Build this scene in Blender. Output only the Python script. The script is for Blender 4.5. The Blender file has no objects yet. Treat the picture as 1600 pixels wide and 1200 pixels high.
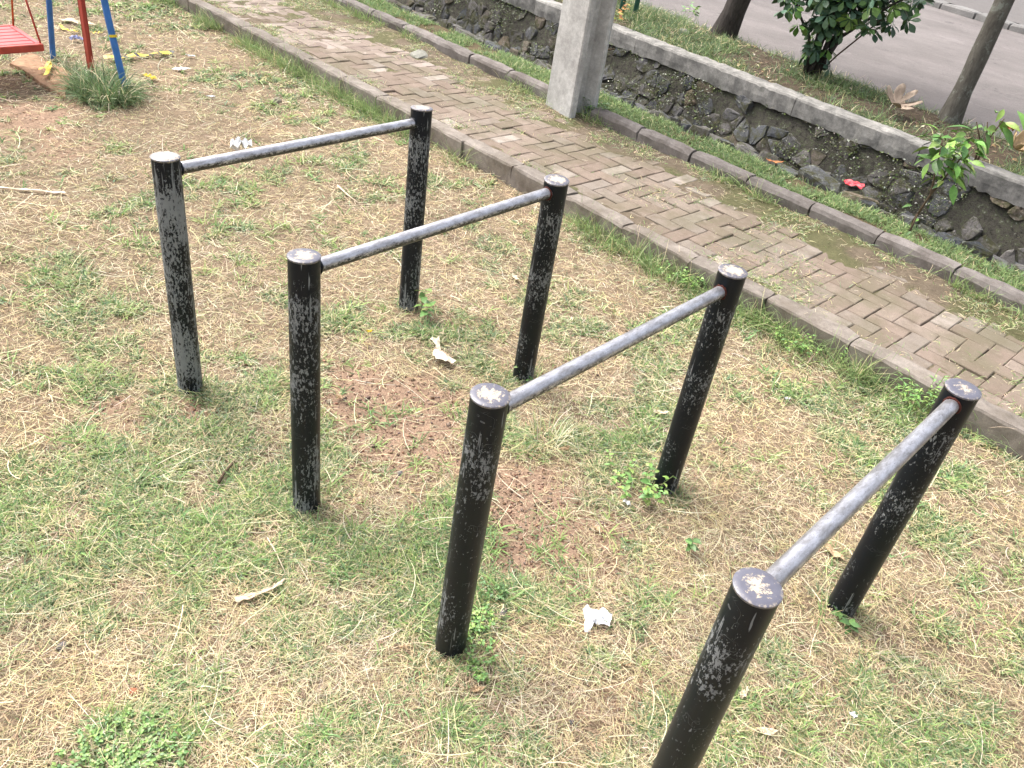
import bpy, math, random
import numpy as np
from mathutils import Vector, Matrix
R = math.radians
random.seed(7); rng = np.random.default_rng(7)
S = bpy.context.scene; COL = S.collection

# ------------------------------------------------------------ camera, world, sun, exposure
F, TH, RO, CH = 1298.0, R(35.02), R(9.657), 2.0       # focal in px of a 1600 px frame, pitch, roll, height
_f = np.array([0, math.cos(TH), -math.sin(TH)]); _u = np.array([0, math.sin(TH), math.cos(TH)]); _r = np.array([1., 0, 0])
_r, _u = math.cos(RO)*_r + math.sin(RO)*_u, -math.sin(RO)*_r + math.cos(RO)*_u
_d = np.array([.782, -.623]); _d /= np.linalg.norm(_d); _n = np.array([-_d[1], _d[0]])   # X runs along the kerb, Y away over the path
def w3(a): return np.array([a[:2] @ _d, a[:2] @ _n, a[2]])
cf, cr, cu = w3(_f), w3(_r), w3(_u)
cam = bpy.data.cameras.new('camera'); co = bpy.data.objects.new('camera', cam); COL.objects.link(co)
cam.sensor_width = 36; cam.lens = F/1600*36; cam.clip_start = .05; cam.clip_end = 900
M4 = Matrix.Identity(4)
for i in range(3):
    M4[i][0] = cr[i]; M4[i][1] = cu[i]; M4[i][2] = -cf[i]
M4[2][3] = CH
co.matrix_world = M4; S.camera = co
def at(px, py, z=0.):
    "the point of the ground (height z) that shows at this place of the photograph"
    d = cf + cr*(px-800)/F - cu*(py-600)/F
    t = (CH-z)/-d[2]
    return np.array([d[0]*t, d[1]*t, z])

W = bpy.data.worlds.new('World'); S.world = W; W.use_nodes = True
nt = W.node_tree; bg = nt.nodes['Background']
sky = nt.nodes.new('ShaderNodeTexSky'); sky.sky_type = 'NISHITA'; sky.sun_disc = False
SUN_DIR = w3(np.array([-.62, .42, 0])); SUN_DIR[2] = 1.05; SUN_DIR /= np.linalg.norm(SUN_DIR)
sky.sun_elevation = math.asin(SUN_DIR[2]); sky.sun_rotation = math.atan2(SUN_DIR[0], SUN_DIR[1])
sky.air_density = 1.0; sky.dust_density = 7.0; sky.ozone_density = 1.0
hs = nt.nodes.new('ShaderNodeHueSaturation'); hs.inputs['Saturation'].default_value = .38      # thin overcast: the blue is veiled
nt.links.new(sky.outputs[0], hs.inputs['Color']); nt.links.new(hs.outputs[0], bg.inputs[0]); bg.inputs[1].default_value = .15
sl = bpy.data.lights.new('sun', 'SUN'); sl.energy = 1.15; sl.angle = R(35); sl.color = (1, .96, .90)
so = bpy.data.objects.new('sun', sl); COL.objects.link(so)
so.rotation_euler = Vector(SUN_DIR).to_track_quat('Z', 'Y').to_euler()
S.view_settings.view_transform = 'Standard'; S.view_settings.look = 'None'
S.view_settings.gamma = 1; S.view_settings.use_curve_mapping = False
S.view_settings.exposure = 1.2
S.render.engine = 'CYCLES'
S.cycles.max_bounces = 6; S.cycles.diffuse_bounces = 3; S.cycles.glossy_bounces = 3

# ------------------------------------------------------------ helpers
def tag(o, label=None, cat=None, group=None, kind=None):
    if label: o['label'] = label
    if cat: o['category'] = cat
    if group: o['group'] = group
    if kind: o['kind'] = kind
    return o
def link(name, me, mats=(), parent=None, loc=None, rot=None):
    o = bpy.data.objects.new(name, me); COL.objects.link(o)
    if me is not None and mats:
        for m in (mats if isinstance(mats, (list, tuple)) else [mats]):
            if len(me.materials) < len(mats if isinstance(mats, (list, tuple)) else [mats]): me.materials.append(m)
    if parent: o.parent = parent
    if loc is not None: o.location = loc
    if rot is not None: o.rotation_euler = rot
    return o
def empty(name, loc, rz=0):
    o = bpy.data.objects.new(name, None); COL.objects.link(o); o.location = loc; o.rotation_euler = (0, 0, rz)
    o.empty_display_size = .05
    return o
def npmesh(name, V, Q, col=None, smooth=False, tri=False):
    V = np.asarray(V, np.float32).reshape(-1, 3); Q = np.asarray(Q, np.int32); k = Q.shape[1]
    me = bpy.data.meshes.new(name)
    me.vertices.add(len(V)); me.vertices.foreach_set('co', V.ravel())
    me.loops.add(Q.size); me.loops.foreach_set('vertex_index', Q.ravel())
    me.polygons.add(len(Q)); me.polygons.foreach_set('loop_start', np.arange(0, Q.size, k, dtype=np.int32))
    if smooth: me.polygons.foreach_set('use_smooth', np.ones(len(Q), bool))
    if col is not None:
        a = me.color_attributes.new('Col', 'FLOAT_COLOR', 'POINT')
        c = np.ones((len(V), 4), np.float32); c[:, :3] = col; a.data.foreach_set('color', c.ravel())
    me.update(calc_edges=True)
    return me
def pymesh(name, V, Fc, smooth=False, col=None):
    me = bpy.data.meshes.new(name); me.from_pydata([tuple(map(float, v)) for v in V], [], [tuple(map(int, f)) for f in Fc])
    if smooth: me.polygons.foreach_set('use_smooth', np.ones(len(Fc), bool))
    if col is not None:
        a = me.color_attributes.new('Col', 'FLOAT_COLOR', 'POINT')
        c = np.ones((len(V), 4), np.float32); c[:, :3] = col; a.data.foreach_set('color', c.ravel())
    me.update(); return me

def _hash(ix, iy, s):
    h = (ix*374761393 + iy*668265263 + s*1442695041) & 0x7fffffff
    h = ((h ^ (h >> 13))*1274126177) & 0x7fffffff
    return ((h ^ (h >> 16)) & 0xffff)/65535.
def vnoise(x, y, s=0):
    x = np.asarray(x, float); y = np.asarray(y, float)
    ix = np.floor(x).astype(np.int64); iy = np.floor(y).astype(np.int64); fx = x-ix; fy = y-iy
    fx = fx*fx*(3-2*fx); fy = fy*fy*(3-2*fy)
    a = _hash(ix, iy, s); b = _hash(ix+1, iy, s); c = _hash(ix, iy+1, s); d = _hash(ix+1, iy+1, s)
    return (a*(1-fx)+b*fx)*(1-fy)+(c*(1-fx)+d*fx)*fy
def fbm(x, y, s=0, o=4):
    t = 0; a = .5; n = 0
    for k in range(o):
        t = t+a*vnoise(np.asarray(x)*2**k, np.asarray(y)*2**k, s+k*17); n += a; a *= .5
    return t/n
def sstep(a, b, x): t = np.clip((x-a)/(b-a), 0, 1); return t*t*(3-2*t)

# ------------------------------------------------------------ materials
class NT:
    def __init__(s, name):
        s.m = bpy.data.materials.new(name); s.m.use_nodes = True; s.t = s.m.node_tree; s.b = s.t.nodes['Principled BSDF']
        s.tc = s.t.nodes.new('ShaderNodeTexCoord')
    def n(s, t, **k):
        x = s.t.nodes.new(t)
        for a, v in k.items(): setattr(x, a, v)
        return x
    def L(s, a, b): s.t.links.new(a, b)
    def coord(s, kind='Object', scale=(1, 1, 1)):
        mp = s.n('ShaderNodeMapping'); mp.inputs['Scale'].default_value = scale
        if kind == 'World':
            g = s.n('ShaderNodeNewGeometry'); s.L(g.outputs['Position'], mp.inputs[0])
        else: s.L(s.tc.outputs[kind], mp.inputs[0])
        return mp.outputs[0]
    def noise(s, scale, det=6, ro=.6, co=None, dist=0):
        x = s.n('ShaderNodeTexNoise'); x.inputs['Scale'].default_value = scale; x.inputs['Detail'].default_value = det
        x.inputs['Roughness'].default_value = ro; x.inputs['Distortion'].default_value = dist
        s.L(co if co is not None else s.coord(), x.inputs['Vector']); return x.outputs['Fac']
    def ramp(s, fac, stops, mode='LINEAR'):
        r = s.n('ShaderNodeValToRGB'); r.color_ramp.interpolation = mode
        e = r.color_ramp.elements
        while len(e) < len(stops): e.new(.5)
        for k, (p, c) in enumerate(stops):
            e[k].position = p; e[k].color = (*c, 1) if isinstance(c, tuple) else (c, c, c, 1)
        s.L(fac, r.inputs[0]); return r.outputs[0]
    def mix(s, fac, a, b, mode='MIX'):
        m = s.n('ShaderNodeMix', data_type='RGBA', blend_type=mode)
        for i, v in ((0, fac), (6, a), (7, b)):
            if isinstance(v, (int, float)): m.inputs[i].default_value = v if i == 0 else (v, v, v, 1)
            elif isinstance(v, tuple): m.inputs[i].default_value = (*v, 1)
            else: s.L(v, m.inputs[i])
        return m.outputs[2]
    def math(s, op, a, b=0., c=None):
        m = s.n('ShaderNodeMath', operation=op)
        for i, v in enumerate((a, b) if c is None else (a, b, c)):
            if isinstance(v, (int, float)): m.inputs[i].default_value = v
            else: s.L(v, m.inputs[i])
        return m.outputs[0]
    def bump(s, h, dist=.002, st=1):
        b = s.n('ShaderNodeBump'); b.inputs['Distance'].default_value = dist; b.inputs['Strength'].default_value = st
        s.L(h, b.inputs['Height']); s.L(b.outputs[0], s.b.inputs['Normal'])
    def out(s, col=None, rough=.8, spec=.3, metal=0):
        for k, v in (('Base Color', col), ('Roughness', rough), ('Specular IOR Level', spec), ('Metallic', metal)):
            if v is None: continue
            if isinstance(v, (int, float)): s.b.inputs[k].default_value = v
            elif isinstance(v, tuple): s.b.inputs[k].default_value = (*v, 1)
            else: s.L(v, s.b.inputs[k])
        return s.m
    def col(s, name='Col'):
        a = s.n('ShaderNodeAttribute'); a.attribute_name = name; return a.outputs['Color']
    def prop(s, name):
        a = s.n('ShaderNodeAttribute'); a.attribute_type = 'OBJECT'; a.attribute_name = name; return a.outputs['Fac']
    def rand(s):
        return s.n('ShaderNodeObjectInfo').outputs['Random']

def plain(name, col, rough=.6, spec=.3, var=.25, scale=30, metal=0, bump=0):
    t = NT(name); nz = t.noise(scale)
    c = t.mix(1, tuple(col), t.ramp(nz, [(.3, 1-var), (.7, 1+var*.6)]), 'MULTIPLY')
    if bump: t.bump(nz, bump)
    return t.out(c, rough, spec, metal)

# vegetation with its own colour per blade
t = NT('blade_material'); c = t.col()
M_BLADE = t.out(c, .62, .25)
tr = t.n('ShaderNodeBsdfTranslucent'); t.L(c, tr.inputs[0]); ms = t.n('ShaderNodeMixShader'); ms.inputs[0].default_value = .25
t.L(t.b.outputs[0], ms.inputs[1]); t.L(tr.outputs[0], ms.inputs[2]); t.L(ms.outputs[0], t.t.nodes['Material Output'].inputs[0])
# leaves: glossy
t = NT('leaf_material'); c = t.mix(.5, t.col(), t.mix(1, t.col(), t.ramp(t.noise(60), [(.3, .6), (.7, 1.35)]), 'MULTIPLY'))
M_LEAF = t.out(c, .42, .4)
t = NT('ground_material'); co_ = t.coord('World'); nz = t.noise(90, 8, .75, co_); n2 = t.noise(14, 6, .7, co_)
c = t.mix(1, t.col(), t.ramp(nz, [(.28, .62), (.5, .98), (.72, 1.35)]), 'MULTIPLY')
c = t.mix(1, c, t.ramp(n2, [(.3, .75), (.7, 1.2)]), 'MULTIPLY')
t.bump(t.mix(.5, t.noise(120, 8, .8, co_), t.noise(35, 6, .7, co_)), .014, 1); M_GROUND = t.out(c, .95, .1)

def concrete(name, base, dirt, dirtamt=.5, scale=1., moss=None, fine=260):
    t = NT(name); w = t.coord('World')
    n1 = t.noise(5*scale, 8, .7, w); n2 = t.noise(fine, 4, .8, w); n3 = t.noise(28*scale, 6, .7, w)
    c = t.mix(t.ramp(n1, [(.5-dirtamt*.35, 1.), (.5+dirtamt*.4, 0.)]), tuple(base), tuple(dirt))
    c = t.mix(1, c, t.ramp(n2, [(.3, .72), (.5, 1.), (.72, 1.25)]), 'MULTIPLY')
    c = t.mix(1, c, t.ramp(n3, [(.3, .8), (.7, 1.15)]), 'MULTIPLY')
    if moss:
        n4 = t.noise(7, 8, .75, w); c = t.mix(t.ramp(n4, [(moss[1], 0.), (moss[1]+.12, .8)]), c, tuple(moss[0]))
    r = t.rand(); c = t.mix(1, c, t.ramp(r, [(0, .86), (1, 1.12)]), 'MULTIPLY')
    t.bump(t.mix(.5, n2, n3), .004, .8); return t.out(c, .92, .15)
M_KERB = concrete('kerb_concrete', (.30, .265, .235), (.165, .14, .115), .4, 1, ((.12, .125, .07), .60))
M_KERB_FAR = concrete('kerb_concrete_far', (.26, .235, .22), (.14, .122, .11), .4, 1, ((.12, .125, .07), .64))
M_COPING = concrete('coping_concrete', (.37, .355, .33), (.16, .155, .145), .35, 1.3, ((.055, .06, .04), .60))
M_ROADKERB = concrete('road_kerb_concrete', (.28, .275, .265), (.2, .19, .185), .6)
M_POLE = concrete('pole_concrete', (.60, .595, .58), (.42, .41, .40), .35, 1.2, ((.14, .13, .115), .70))

# pavers
t = NT('paver_material'); w = t.coord('World'); r = t.rand()
base = t.ramp(r, [(0, (.20, .155, .125)), (.35, (.24, .188, .153)), (.65, (.265, .215, .178)), (.88, (.22, .187, .158)), (1, (.37, .325, .285))])
n1 = t.noise(9, 8, .72, w); n2 = t.noise(240, 4, .8, w); n3 = t.noise(3.0, 4, .6, w)
c = t.mix(t.ramp(n1, [(.45, 0.), (.7, .75)]), base, (.145, .115, .082))
c = t.mix(t.ramp(n3, [(.45, 0.), (.65, .65)]), c, (.15, .135, .088))
c = t.mix(t.ramp(t.noise(22, 6, .8, w), [(.56, 0.), (.72, .55)]), c, (.38, .33, .27))
c = t.mix(1, c, t.ramp(n2, [(.3, .72), (.7, 1.3)]), 'MULTIPLY')
t.bump(t.mix(.5, n2, n1), .004, .7); M_PAVER = t.out(c, .93, .12)

# rubble stones of the drain wall
t = NT('rubble_stone'); w = t.coord('World'); r = t.rand()
base = t.ramp(r, [(0, (.085, .09, .10)), (.3, (.13, .13, .135)), (.6, (.165, .155, .15)), (.85, (.12, .112, .105)), (.95, (.18, .145, .11)), (1, (.25, .20, .15))])
n1 = t.noise(11, 8, .75, w); n2 = t.noise(70, 6, .75, w); n4 = t.noise(4, 5, .7, w)
c = t.mix(1, base, t.ramp(n2, [(.3, .6), (.7, 1.35)]), 'MULTIPLY')
c = t.mix(t.ramp(n1, [(.46, 0.), (.58, .9)]), c, t.mix(t.noise(50, 4, .7, w), (.045, .05, .02), (.10, .095, .05)))
c = t.mix(t.ramp(t.noise(24, 8, .8, w), [(.56, 0.), (.64, .8)]), c, t.mix(t.ramp(n4, [(.45, 0.), (.55, 1.)]), (.10, .10, .07), (.36, .38, .33)))
t.bump(t.mix(.5, n1, n2), .02, .8); M_STONE = t.out(c, .88, .2)
t = NT('wall_mortar'); w = t.coord('World'); n1 = t.noise(24, 9, .85, w)
c = t.ramp(n1, [(.36, (.03, .028, .024)), (.44, (.07, .066, .055)), (.51, (.12, .11, .094)), (.56, (.075, .09, .04)), (.63, (.30, .30, .26))])
t.bump(n1, .03, 1); M_MORTAR = t.out(c, .95, .1)

# road
t = NT('road_material'); w = t.coord('World'); ws = t.coord('World', (.7, 1.2, 1))
n1 = t.noise(1.3, 6, .65, ws); n2 = t.noise(120, 5, .8, w); n3 = t.noise(7, 8, .8, w)
c = t.mix(t.ramp(n1, [(.35, 0.), (.65, 1.)]), (.165, .148, .142), (.225, .202, .195))
c = t.mix(t.ramp(n3, [(.56, 0.), (.7, .55)]), c, (.09, .08, .08))
c = t.mix(t.ramp(t.noise(2.2, 8, .75, ws, .6), [(.58, 0.), (.64, .4)]), c, (.30, .27, .265))
c = t.mix(t.ramp(t.noise(1.1, 9, .8, w, .8), [(.60, 0.), (.64, .6)]), c, (.085, .078, .078))
c = t.mix(1, c, t.ramp(n2, [(.3, .78), (.7, 1.2)]), 'MULTIPLY')
c = t.mix(t.ramp(t.noise(34, 8, .85, w), [(.54, 0.), (.64, .6)]), c, (.09, .083, .08))
t.bump(t.mix(.4, n2, n3), .012, 1); M_ROAD = t.out(c, .85, .25)

# black enamel over grey primer, chipped
t = NT('chipped_black_paint')
oc = t.coord('Object', (1, 1, .45)); ocs = t.coord('Object', (1, 1, .06)); od = t.coord('Object', (1, 1, 1))
big = t.noise(6.5, 3, .6, t.coord('Object', (1, 1, .7))); chip = t.prop('chip')
n1 = t.noise(150, 6, .7, t.coord('Object', (1, 1, .45))); n1b = t.noise(230, 3, .7, od); n2 = t.noise(75, 3, .6, ocs)
v = t.math('ADD', n1, t.math('MULTIPLY', t.math('SUBTRACT', big, .5), .7))
v = t.math('ADD', v, t.math('MULTIPLY', t.math('SUBTRACT', n1b, .5), .25))
v = t.math('ADD', v, chip)
spz = t.n('ShaderNodeSeparateXYZ'); t.L(od, spz.inputs[0]); v = t.math('SUBTRACT', v, t.ramp(spz.outputs['Z'], [(.76, 0.), (.86, .14)]))
m1 = t.ramp(v, [(.648, 0.), (.663, 1.)])
v2 = t.math('ADD', t.math('ADD', n2, t.math('MULTIPLY', t.math('SUBTRACT', big, .5), .35)), t.math('MULTIPLY', chip, .6))
m2 = t.ramp(v2, [(.70, 0.), (.72, .9)])
vo = t.n('ShaderNodeTexVoronoi', feature='DISTANCE_TO_EDGE'); vo.inputs['Scale'].default_value = 16
nd = t.n('ShaderNodeTexNoise'); nd.inputs['Scale'].default_value = 14; t.L(od, nd.inputs['Vector'])
t.L(t.mix(.35, od, nd.outputs['Color']), vo.inputs['Vector'])
m3 = t.math('MULTIPLY', t.ramp(vo.outputs['Distance'], [(.0, 1.), (.012, 0.)]), t.ramp(t.noise(11, 2, .5, od), [(.56, 0.), (.6, .7)]))
m = t.math('MAXIMUM', t.math('MAXIMUM', m1, m2), m3)
prim = t.mix(t.noise(30, 5, .6, od), (.16, .17, .178), (.27, .283, .29))
black = t.mix(t.noise(20, 5, .7, od), (.0032, .0058, .0105), (.0075, .0105, .016))
c = t.mix(m, black, prim)
dust = t.ramp(t.noise(12, 5, .7, ocs), [(.55, 0.), (.85, .12)]); c = t.mix(dust, c, (.075, .08, .09))
t.bump(t.math('SUBTRACT', 1., m), .0006, .8)
M_POST = t.out(c, t.ramp(m, [(0, .36), (1, .7)]), .25)

# caps: paint worn away in the middle
t = NT('worn_cap_paint'); oc = t.coord('Object'); sep = t.n('ShaderNodeVectorMath', operation='LENGTH'); t.L(oc, sep.inputs[0])
rad = sep.outputs['Value']; nz = t.noise(110, 6, .75, oc); off = t.prop('wear')
v = t.math('ADD', t.math('SUBTRACT', nz, t.math('MULTIPLY', rad, 7.)), off)
m = t.ramp(v, [(.40, 0.), (.44, 1.)])
rim = t.ramp(rad, [(.0405, 0.), (.0435, .8)]); m_ = t.math('MAXIMUM', m, t.math('MULTIPLY', rim, t.ramp(nz, [(.50, 0.), (.58, .8)])))
c = t.mix(t.noise(60, 5, .7, oc), (.075, .075, .105), (.15, .15, .185)); c = t.mix(m_, c, t.mix(t.noise(200, 3, .7, oc), (.36, .29, .21), (.56, .49, .40)))
t.bump(t.math('SUBTRACT', nz, m_), .0006, .6)
M_CAP = t.out(c, t.ramp(m_, [(0, .33), (1, .6)]), .6)

# cross bars: steel showing through rubbed black paint, blacker below to paint in shade
t = NT('rubbed_shaded_steel_bar'); oc = t.coord('Object'); nz = t.noise(170, 6, .75, t.coord('Object', (1, .5, 1))); n2 = t.noise(7, 3, .6, oc)
up = t.n('ShaderNodeNewGeometry'); sp = t.n('ShaderNodeSeparateXYZ'); t.L(t.tc.outputs['Object'], sp.inputs[0])
v = t.math('ADD', t.math('ADD', nz, t.math('MULTIPLY', sp.outputs['Z'], 17.)), t.math('MULTIPLY', t.math('SUBTRACT', n2, .5), .3))
m = t.ramp(v, [(.44, 0.), (.60, 1.)])
c = t.mix(m, (.016, .016, .018), t.mix(t.ramp(t.noise(45, 6, .75, t.coord('Object', (1, .4, 1))), [(.4, 0.), (.62, 1.)]), (.66, .66, .71), (.36, .35, .36)))
t.bump(nz, .0008, .5)
M_BAR = t.out(c, t.ramp(nz, [(.3, .24), (.7, .42)]), .5, t.ramp(m, [(0, 0.), (1, .8)]))
M_RUST = plain('red_rust', (.075, .022, .016), .85, .2, .5, 200, bump=.002)

# ------------------------------------------------------------ lines of the place
def cl(u): return np.clip(u, -13, 3)
def v_k1(u): return 3.665-.036*(cl(u)+.15)           # front of the near kerb
def v_k2(u): return 4.905-.050*(cl(u)+.9)            # front of the far kerb
def v_d(u): return 5.47-.055*(cl(u)+1)+.05*(vnoise(u*2.2, 0, 5)-.5)
def v_w(u): return 6.79-.100*(cl(u)+1.1)             # front of the coping
def v_r(u): return 8.52-.165*(cl(u)+2.6)             # near edge of the road
def v_f(u): return 15.15-.28*(cl(u)+3.5)
KW = .12

# bare soil and green patches as the photograph shows them: (px, py, radius in m, amount)
GREEN = [(100, 780, .45, .6), (290, 880, .35, .55), (560, 900, .38, .65), (150, 560, .45, .35), (450, 700, .25, .4), (570, 520, .22, .5),
 (620, 1060, .3, .4), (850, 930, .25, .7), (970, 730, .18, .9), (1000, 560, .4, .4), (900, 640, .35, .35), (1290, 1120, .3, .5), (1500, 800, .45, .35), (130, 400, .5, .3),
 (260, 320, .45, .35), (470, 190, .45, .7), (330, 130, .4, .5), (430, 40, .8, .45), (200, 10, .7, .7), (700, 290, .25, .5), (800, 400, .35, .4), (1150, 470, .35, .6),
 (1300, 560, .3, .5), (1220, 520, .3, .5), (90, 450, .25, .6), (480, 500, .2, .5), (470, 600, .2, .6), (520, 740, .15, .8), (330, 640, .15, .7), (700, 560, .3, .4), (640, 520, .2, .4),
 (180, 1150, .3, .5), (50, 920, .25, .6), (700, 1000, .22, .6), (1500, 670, .4, .4), (1050, 490, .3, .5), (640, 1180, .2, .5), (400, 960, .2, .5), (330, 760, .2, .4), (1160, 1010, .2, .4), (960, 900, .15, .4),
 (50, 300, .4, .2), (190, 480, .3, .4), (360, 560, .25, .3), (100, 690, .25, .4), (1350, 700, .25, .3), (1250, 620, .25, .3), (1390, 780, .25, .3), (520, 130, .3, .5)]
DRY = [(620, 430, .35, .5), (330, 380, .4, .4), (100, 330, .5, .4), (230, 640, .2, .7), (540, 1030, .17, .8), (1120, 900, .3, .3), (850, 1060, .25, .5), (1150, 700, .35, .5), (30, 1110, .18, .6),
 (380, 480, .25, .4), (420, 1110, .3, .25), (640, 350, .4, .5), (300, 200, .6, .4), (380, 80, .6, .6), (1070, 860, .25, .4), (1450, 1000, .3, .3), (1240, 960, .25, .3), (940, 430, .35, .5), (760, 480, .2, .4), (240, 720, .2, .4), (520, 330, .3, .4)]
BARE = [(298, 612, .10, .6), (638, 484, .10, .6), (479, 795, .09, .6), (817, 595, .09, .6), (703, 1018, .08, .6), (1038, 766, .09, .6), (1313, 956, .08, .6), (585, 650, .36, .55), (815, 830, .36, .55), (700, 740, .25, .3), (235, 645, .16, .5), (600, 630, .20, .85), (560, 590, .12, .6), (830, 850, .19, 1.), (780, 790, .14, .8), (850, 770, .12, .7), (50, 200, .5, .5), (120, 240, .3, .3), (970, 840, .12, .5), (650, 800, .1, .5), (600, 720, .16, .5),
 (640, 660, .14, .5), (960, 1000, .08, .4), (10, 180, .4, .4), (550, 860, .06, .3), (740, 860, .1, .6), (900, 1090, .12, .4), (1390, 760, .12, .4), (80, 980, .1, .5), (1000, 1080, .12, .5), (430, 560, .12, .3), (180, 630, .1, .4)]
def blobs(L, u, v):
    t = np.zeros_like(np.asarray(u, float))
    for px, py, r, a in L:
        p = at(px, py); t = t+a*np.exp(-((u-p[0])**2+(v-p[1])**2)/(2*(r*.66)**2))
    return t
def maps(u, v):
    wu = u+.25*(fbm(u*2.5, v*2.5, 31)-.5); wv = v+.25*(fbm(u*2.5, v*2.5, 32)-.5)
    g = .06+.55*blobs(GREEN, wu, wv)-.45*blobs(DRY, wu, wv)+1.6*(fbm(u*3.1, v*3.1, 41)-.5)+1.7*(fbm(u*9, v*9, 42, 3)-.5)
    b = 1.15*blobs(BARE, wu, wv)+1.0*(fbm(u*4, v*4, 51)-.60)+1.1*(fbm(u*15, v*15, 52, 3)-.60)
    kd = v_k1(u)-v
    g = g+.5*np.exp(-kd/.15)
    return np.clip(g, 0, 1), np.clip(b, 0, 1)
def lawn_z(u, v):
    near = np.exp(-((np.asarray(u)+3)**2+(np.asarray(v)-1)**2)/80)
    g = .03*(fbm(np.asarray(u)*1.3, np.asarray(v)*1.3, 61)-.5)+.016*(fbm(np.asarray(u)*9, np.asarray(v)*9, 62, 3)-.5)
    return g*near-.004

def axis(a, b, lo, hi, fine, far):
    "fine steps inside [lo, hi], growing outwards"
    c = list(np.arange(lo, hi+1e-6, fine)); s = fine; x = hi
    while x < b: s *= 1.35; x = min(b, x+s); c.append(x)
    s = fine; x = lo
    while x > a: s *= 1.35; x = max(a, x-s); c.insert(0, x)
    return np.array(c)
def band(name, us, rows, zf, colf, mat, label, cat, kind='structure'):
    "rows: list of functions u -> v"
    U = np.repeat(us[None], len(rows), 0); V = np.array([r(us) for r in rows]); Z = zf(U, V, np.linspace(0, 1, len(rows))[:, None]*np.ones_like(U))
    n, m = U.shape; idx = np.arange(n*m).reshape(n, m)
    Q = np.stack([idx[:-1, :-1], idx[:-1, 1:], idx[1:, 1:], idx[1:, :-1]], -1).reshape(-1, 4)
    me = npmesh(name, np.stack([U, V, Z], -1), Q, colf(U, V).reshape(-1, 3), True)
    return tag(link(name, me, [mat]), label, cat, None, kind)
US = axis(-300, 300, -9.5, 1.5, .035, 0)
def lawn_col(U, V):
    g, b = maps(U, V)
    soil = np.array([.345, .235, .165]); thatch = np.array([.25, .19, .13]); gr = np.array([.115, .10, .06])
    c = thatch*(1-g[..., None]*.8)+gr*g[..., None]*.8
    bb = sstep(.05, .75, b)[..., None]; c = c*(1-bb)+soil*bb
    return c*(.9+.2*fbm(U*7, V*7, 3))[..., None]
vs = axis(-300, 0, -1.6, 0, .035, 0)
vlow = [float(x) for x in vs if x < 0]
nup = 100
rows = [(lambda u, x=x: np.full_like(u, x)) for x in vlow]+[(lambda u, k=k: (v_k1(u)+.05)*k/nup) for k in range(nup+1)]
band('lawn_ground', US, rows, lambda U, V, T: lawn_z(U, V), lawn_col, M_GROUND, 'patchy dry lawn soil and thatch under the exercise bars', 'ground')

def path_z(U, V, T=None):
    t = (V-v_k1(U)-KW)/(v_k2(U)-v_k1(U)-KW)
    cover = sstep(.52, 1.0, t)*.028+sstep(.15, 0, t)*.008
    far = sstep(-4, -7, U)*.006
    return .087+cover*(.35+1.1*fbm(U*2.3, V*2.3, 71))+far+.026*(fbm(U*5, V*5, 72)-.42)+.012*(fbm(U*17, V*17, 73)-.5)
def path_col(U, V):
    n = fbm(U*4, V*4, 81)[..., None]
    return np.array([.17, .135, .098])*(1-sstep(.42, .6, n))+np.array([.13, .125, .065])*sstep(.42, .6, n)
band('path', US, [(lambda u, k=k: v_k1(u)+.06+(v_k2(u)-v_k1(u))*k/44) for k in range(45)], path_z, path_col, M_GROUND, 'footpath bed of mossy dirt under the herringbone pavers', 'path')
def verge_z(U, V, T):
    t = (V-v_k2(U)-.1)/(v_d(U)-v_k2(U)-.1)
    return .165+.03*(fbm(U*3, V*3, 91)-.5)-.05*sstep(.6, 1, t)
band('verge', US, [(lambda u, k=k: v_k2(u)+.06+(v_d(u)-v_k2(u)-.06)*k/14) for k in range(15)], verge_z,
     lambda U, V: np.array([.13, .10, .06])*(.7+.6*fbm(U*6, V*6, 92))[..., None]*np.ones(3), M_GROUND, 'narrow grassy verge between the far kerb and the drain', 'verge')
DP = [(0, .115), (.05, -.1), (.1, -.42), (.5, -.46), (1, -.44)]
def ditch_z(U, V, T): return np.interp(T, [a for a, _ in DP], [b for _, b in DP])+.05*(fbm(U*4, V*4, 95)-.5)*(T > .02)
band('drain_bed', US, [(lambda u, k=k: v_d(u)+(v_w(u)+.1-v_d(u))*k/30) for k in range(31)], ditch_z,
     lambda U, V: np.array([.06, .05, .04])*(.5+1.*fbm(U*6, V*6, 96))[..., None]*np.ones(3), M_GROUND, 'dark earthen bed of the drainage ditch', 'drain')
def bed_z(U, V, T): return .205+.035*(fbm(U*3, V*3, 97)-.5)-.10*sstep(.8, 1., T)
band('planting_bed', US, [(lambda u, k=k: v_w(u)+.1+(v_r(u)-v_w(u)-.1)*k/30) for k in range(31)], bed_z,
     lambda U, V: (np.array([.10, .076, .055])*(1-sstep(.45, .65, fbm(U*2, V*2, 98)))[..., None]+np.array([.07, .075, .035])*sstep(.45, .65, fbm(U*2, V*2, 98))[..., None]), M_GROUND,
     'earth planting strip between the retaining wall and the road', 'planting strip')
band('road', US, [(lambda u, k=k: v_r(u)+(v_f(u)-v_r(u))*k/12) for k in range(13)], lambda U, V, T: .115+.012*fbm(U*.8, V*.8, 99)+.02*np.sin(T*3.1)-.012*(T == 0), lambda U, V: np.ones(U.shape+(3,)), M_ROAD,
     'worn pinkish grey road beyond the planting strip', 'road')
band('far_pavement', US, [(lambda u, k=k: v_f(u)+.28+k**3*.3) for k in range(11)], lambda U, V, T: .21+0*U, lambda U, V: np.ones(U.shape+(3,)), concrete('far_pavement_concrete', (.20, .185, .18), (.16, .15, .145), .6),
     'grey paved surface across the road', 'pavement')

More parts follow.
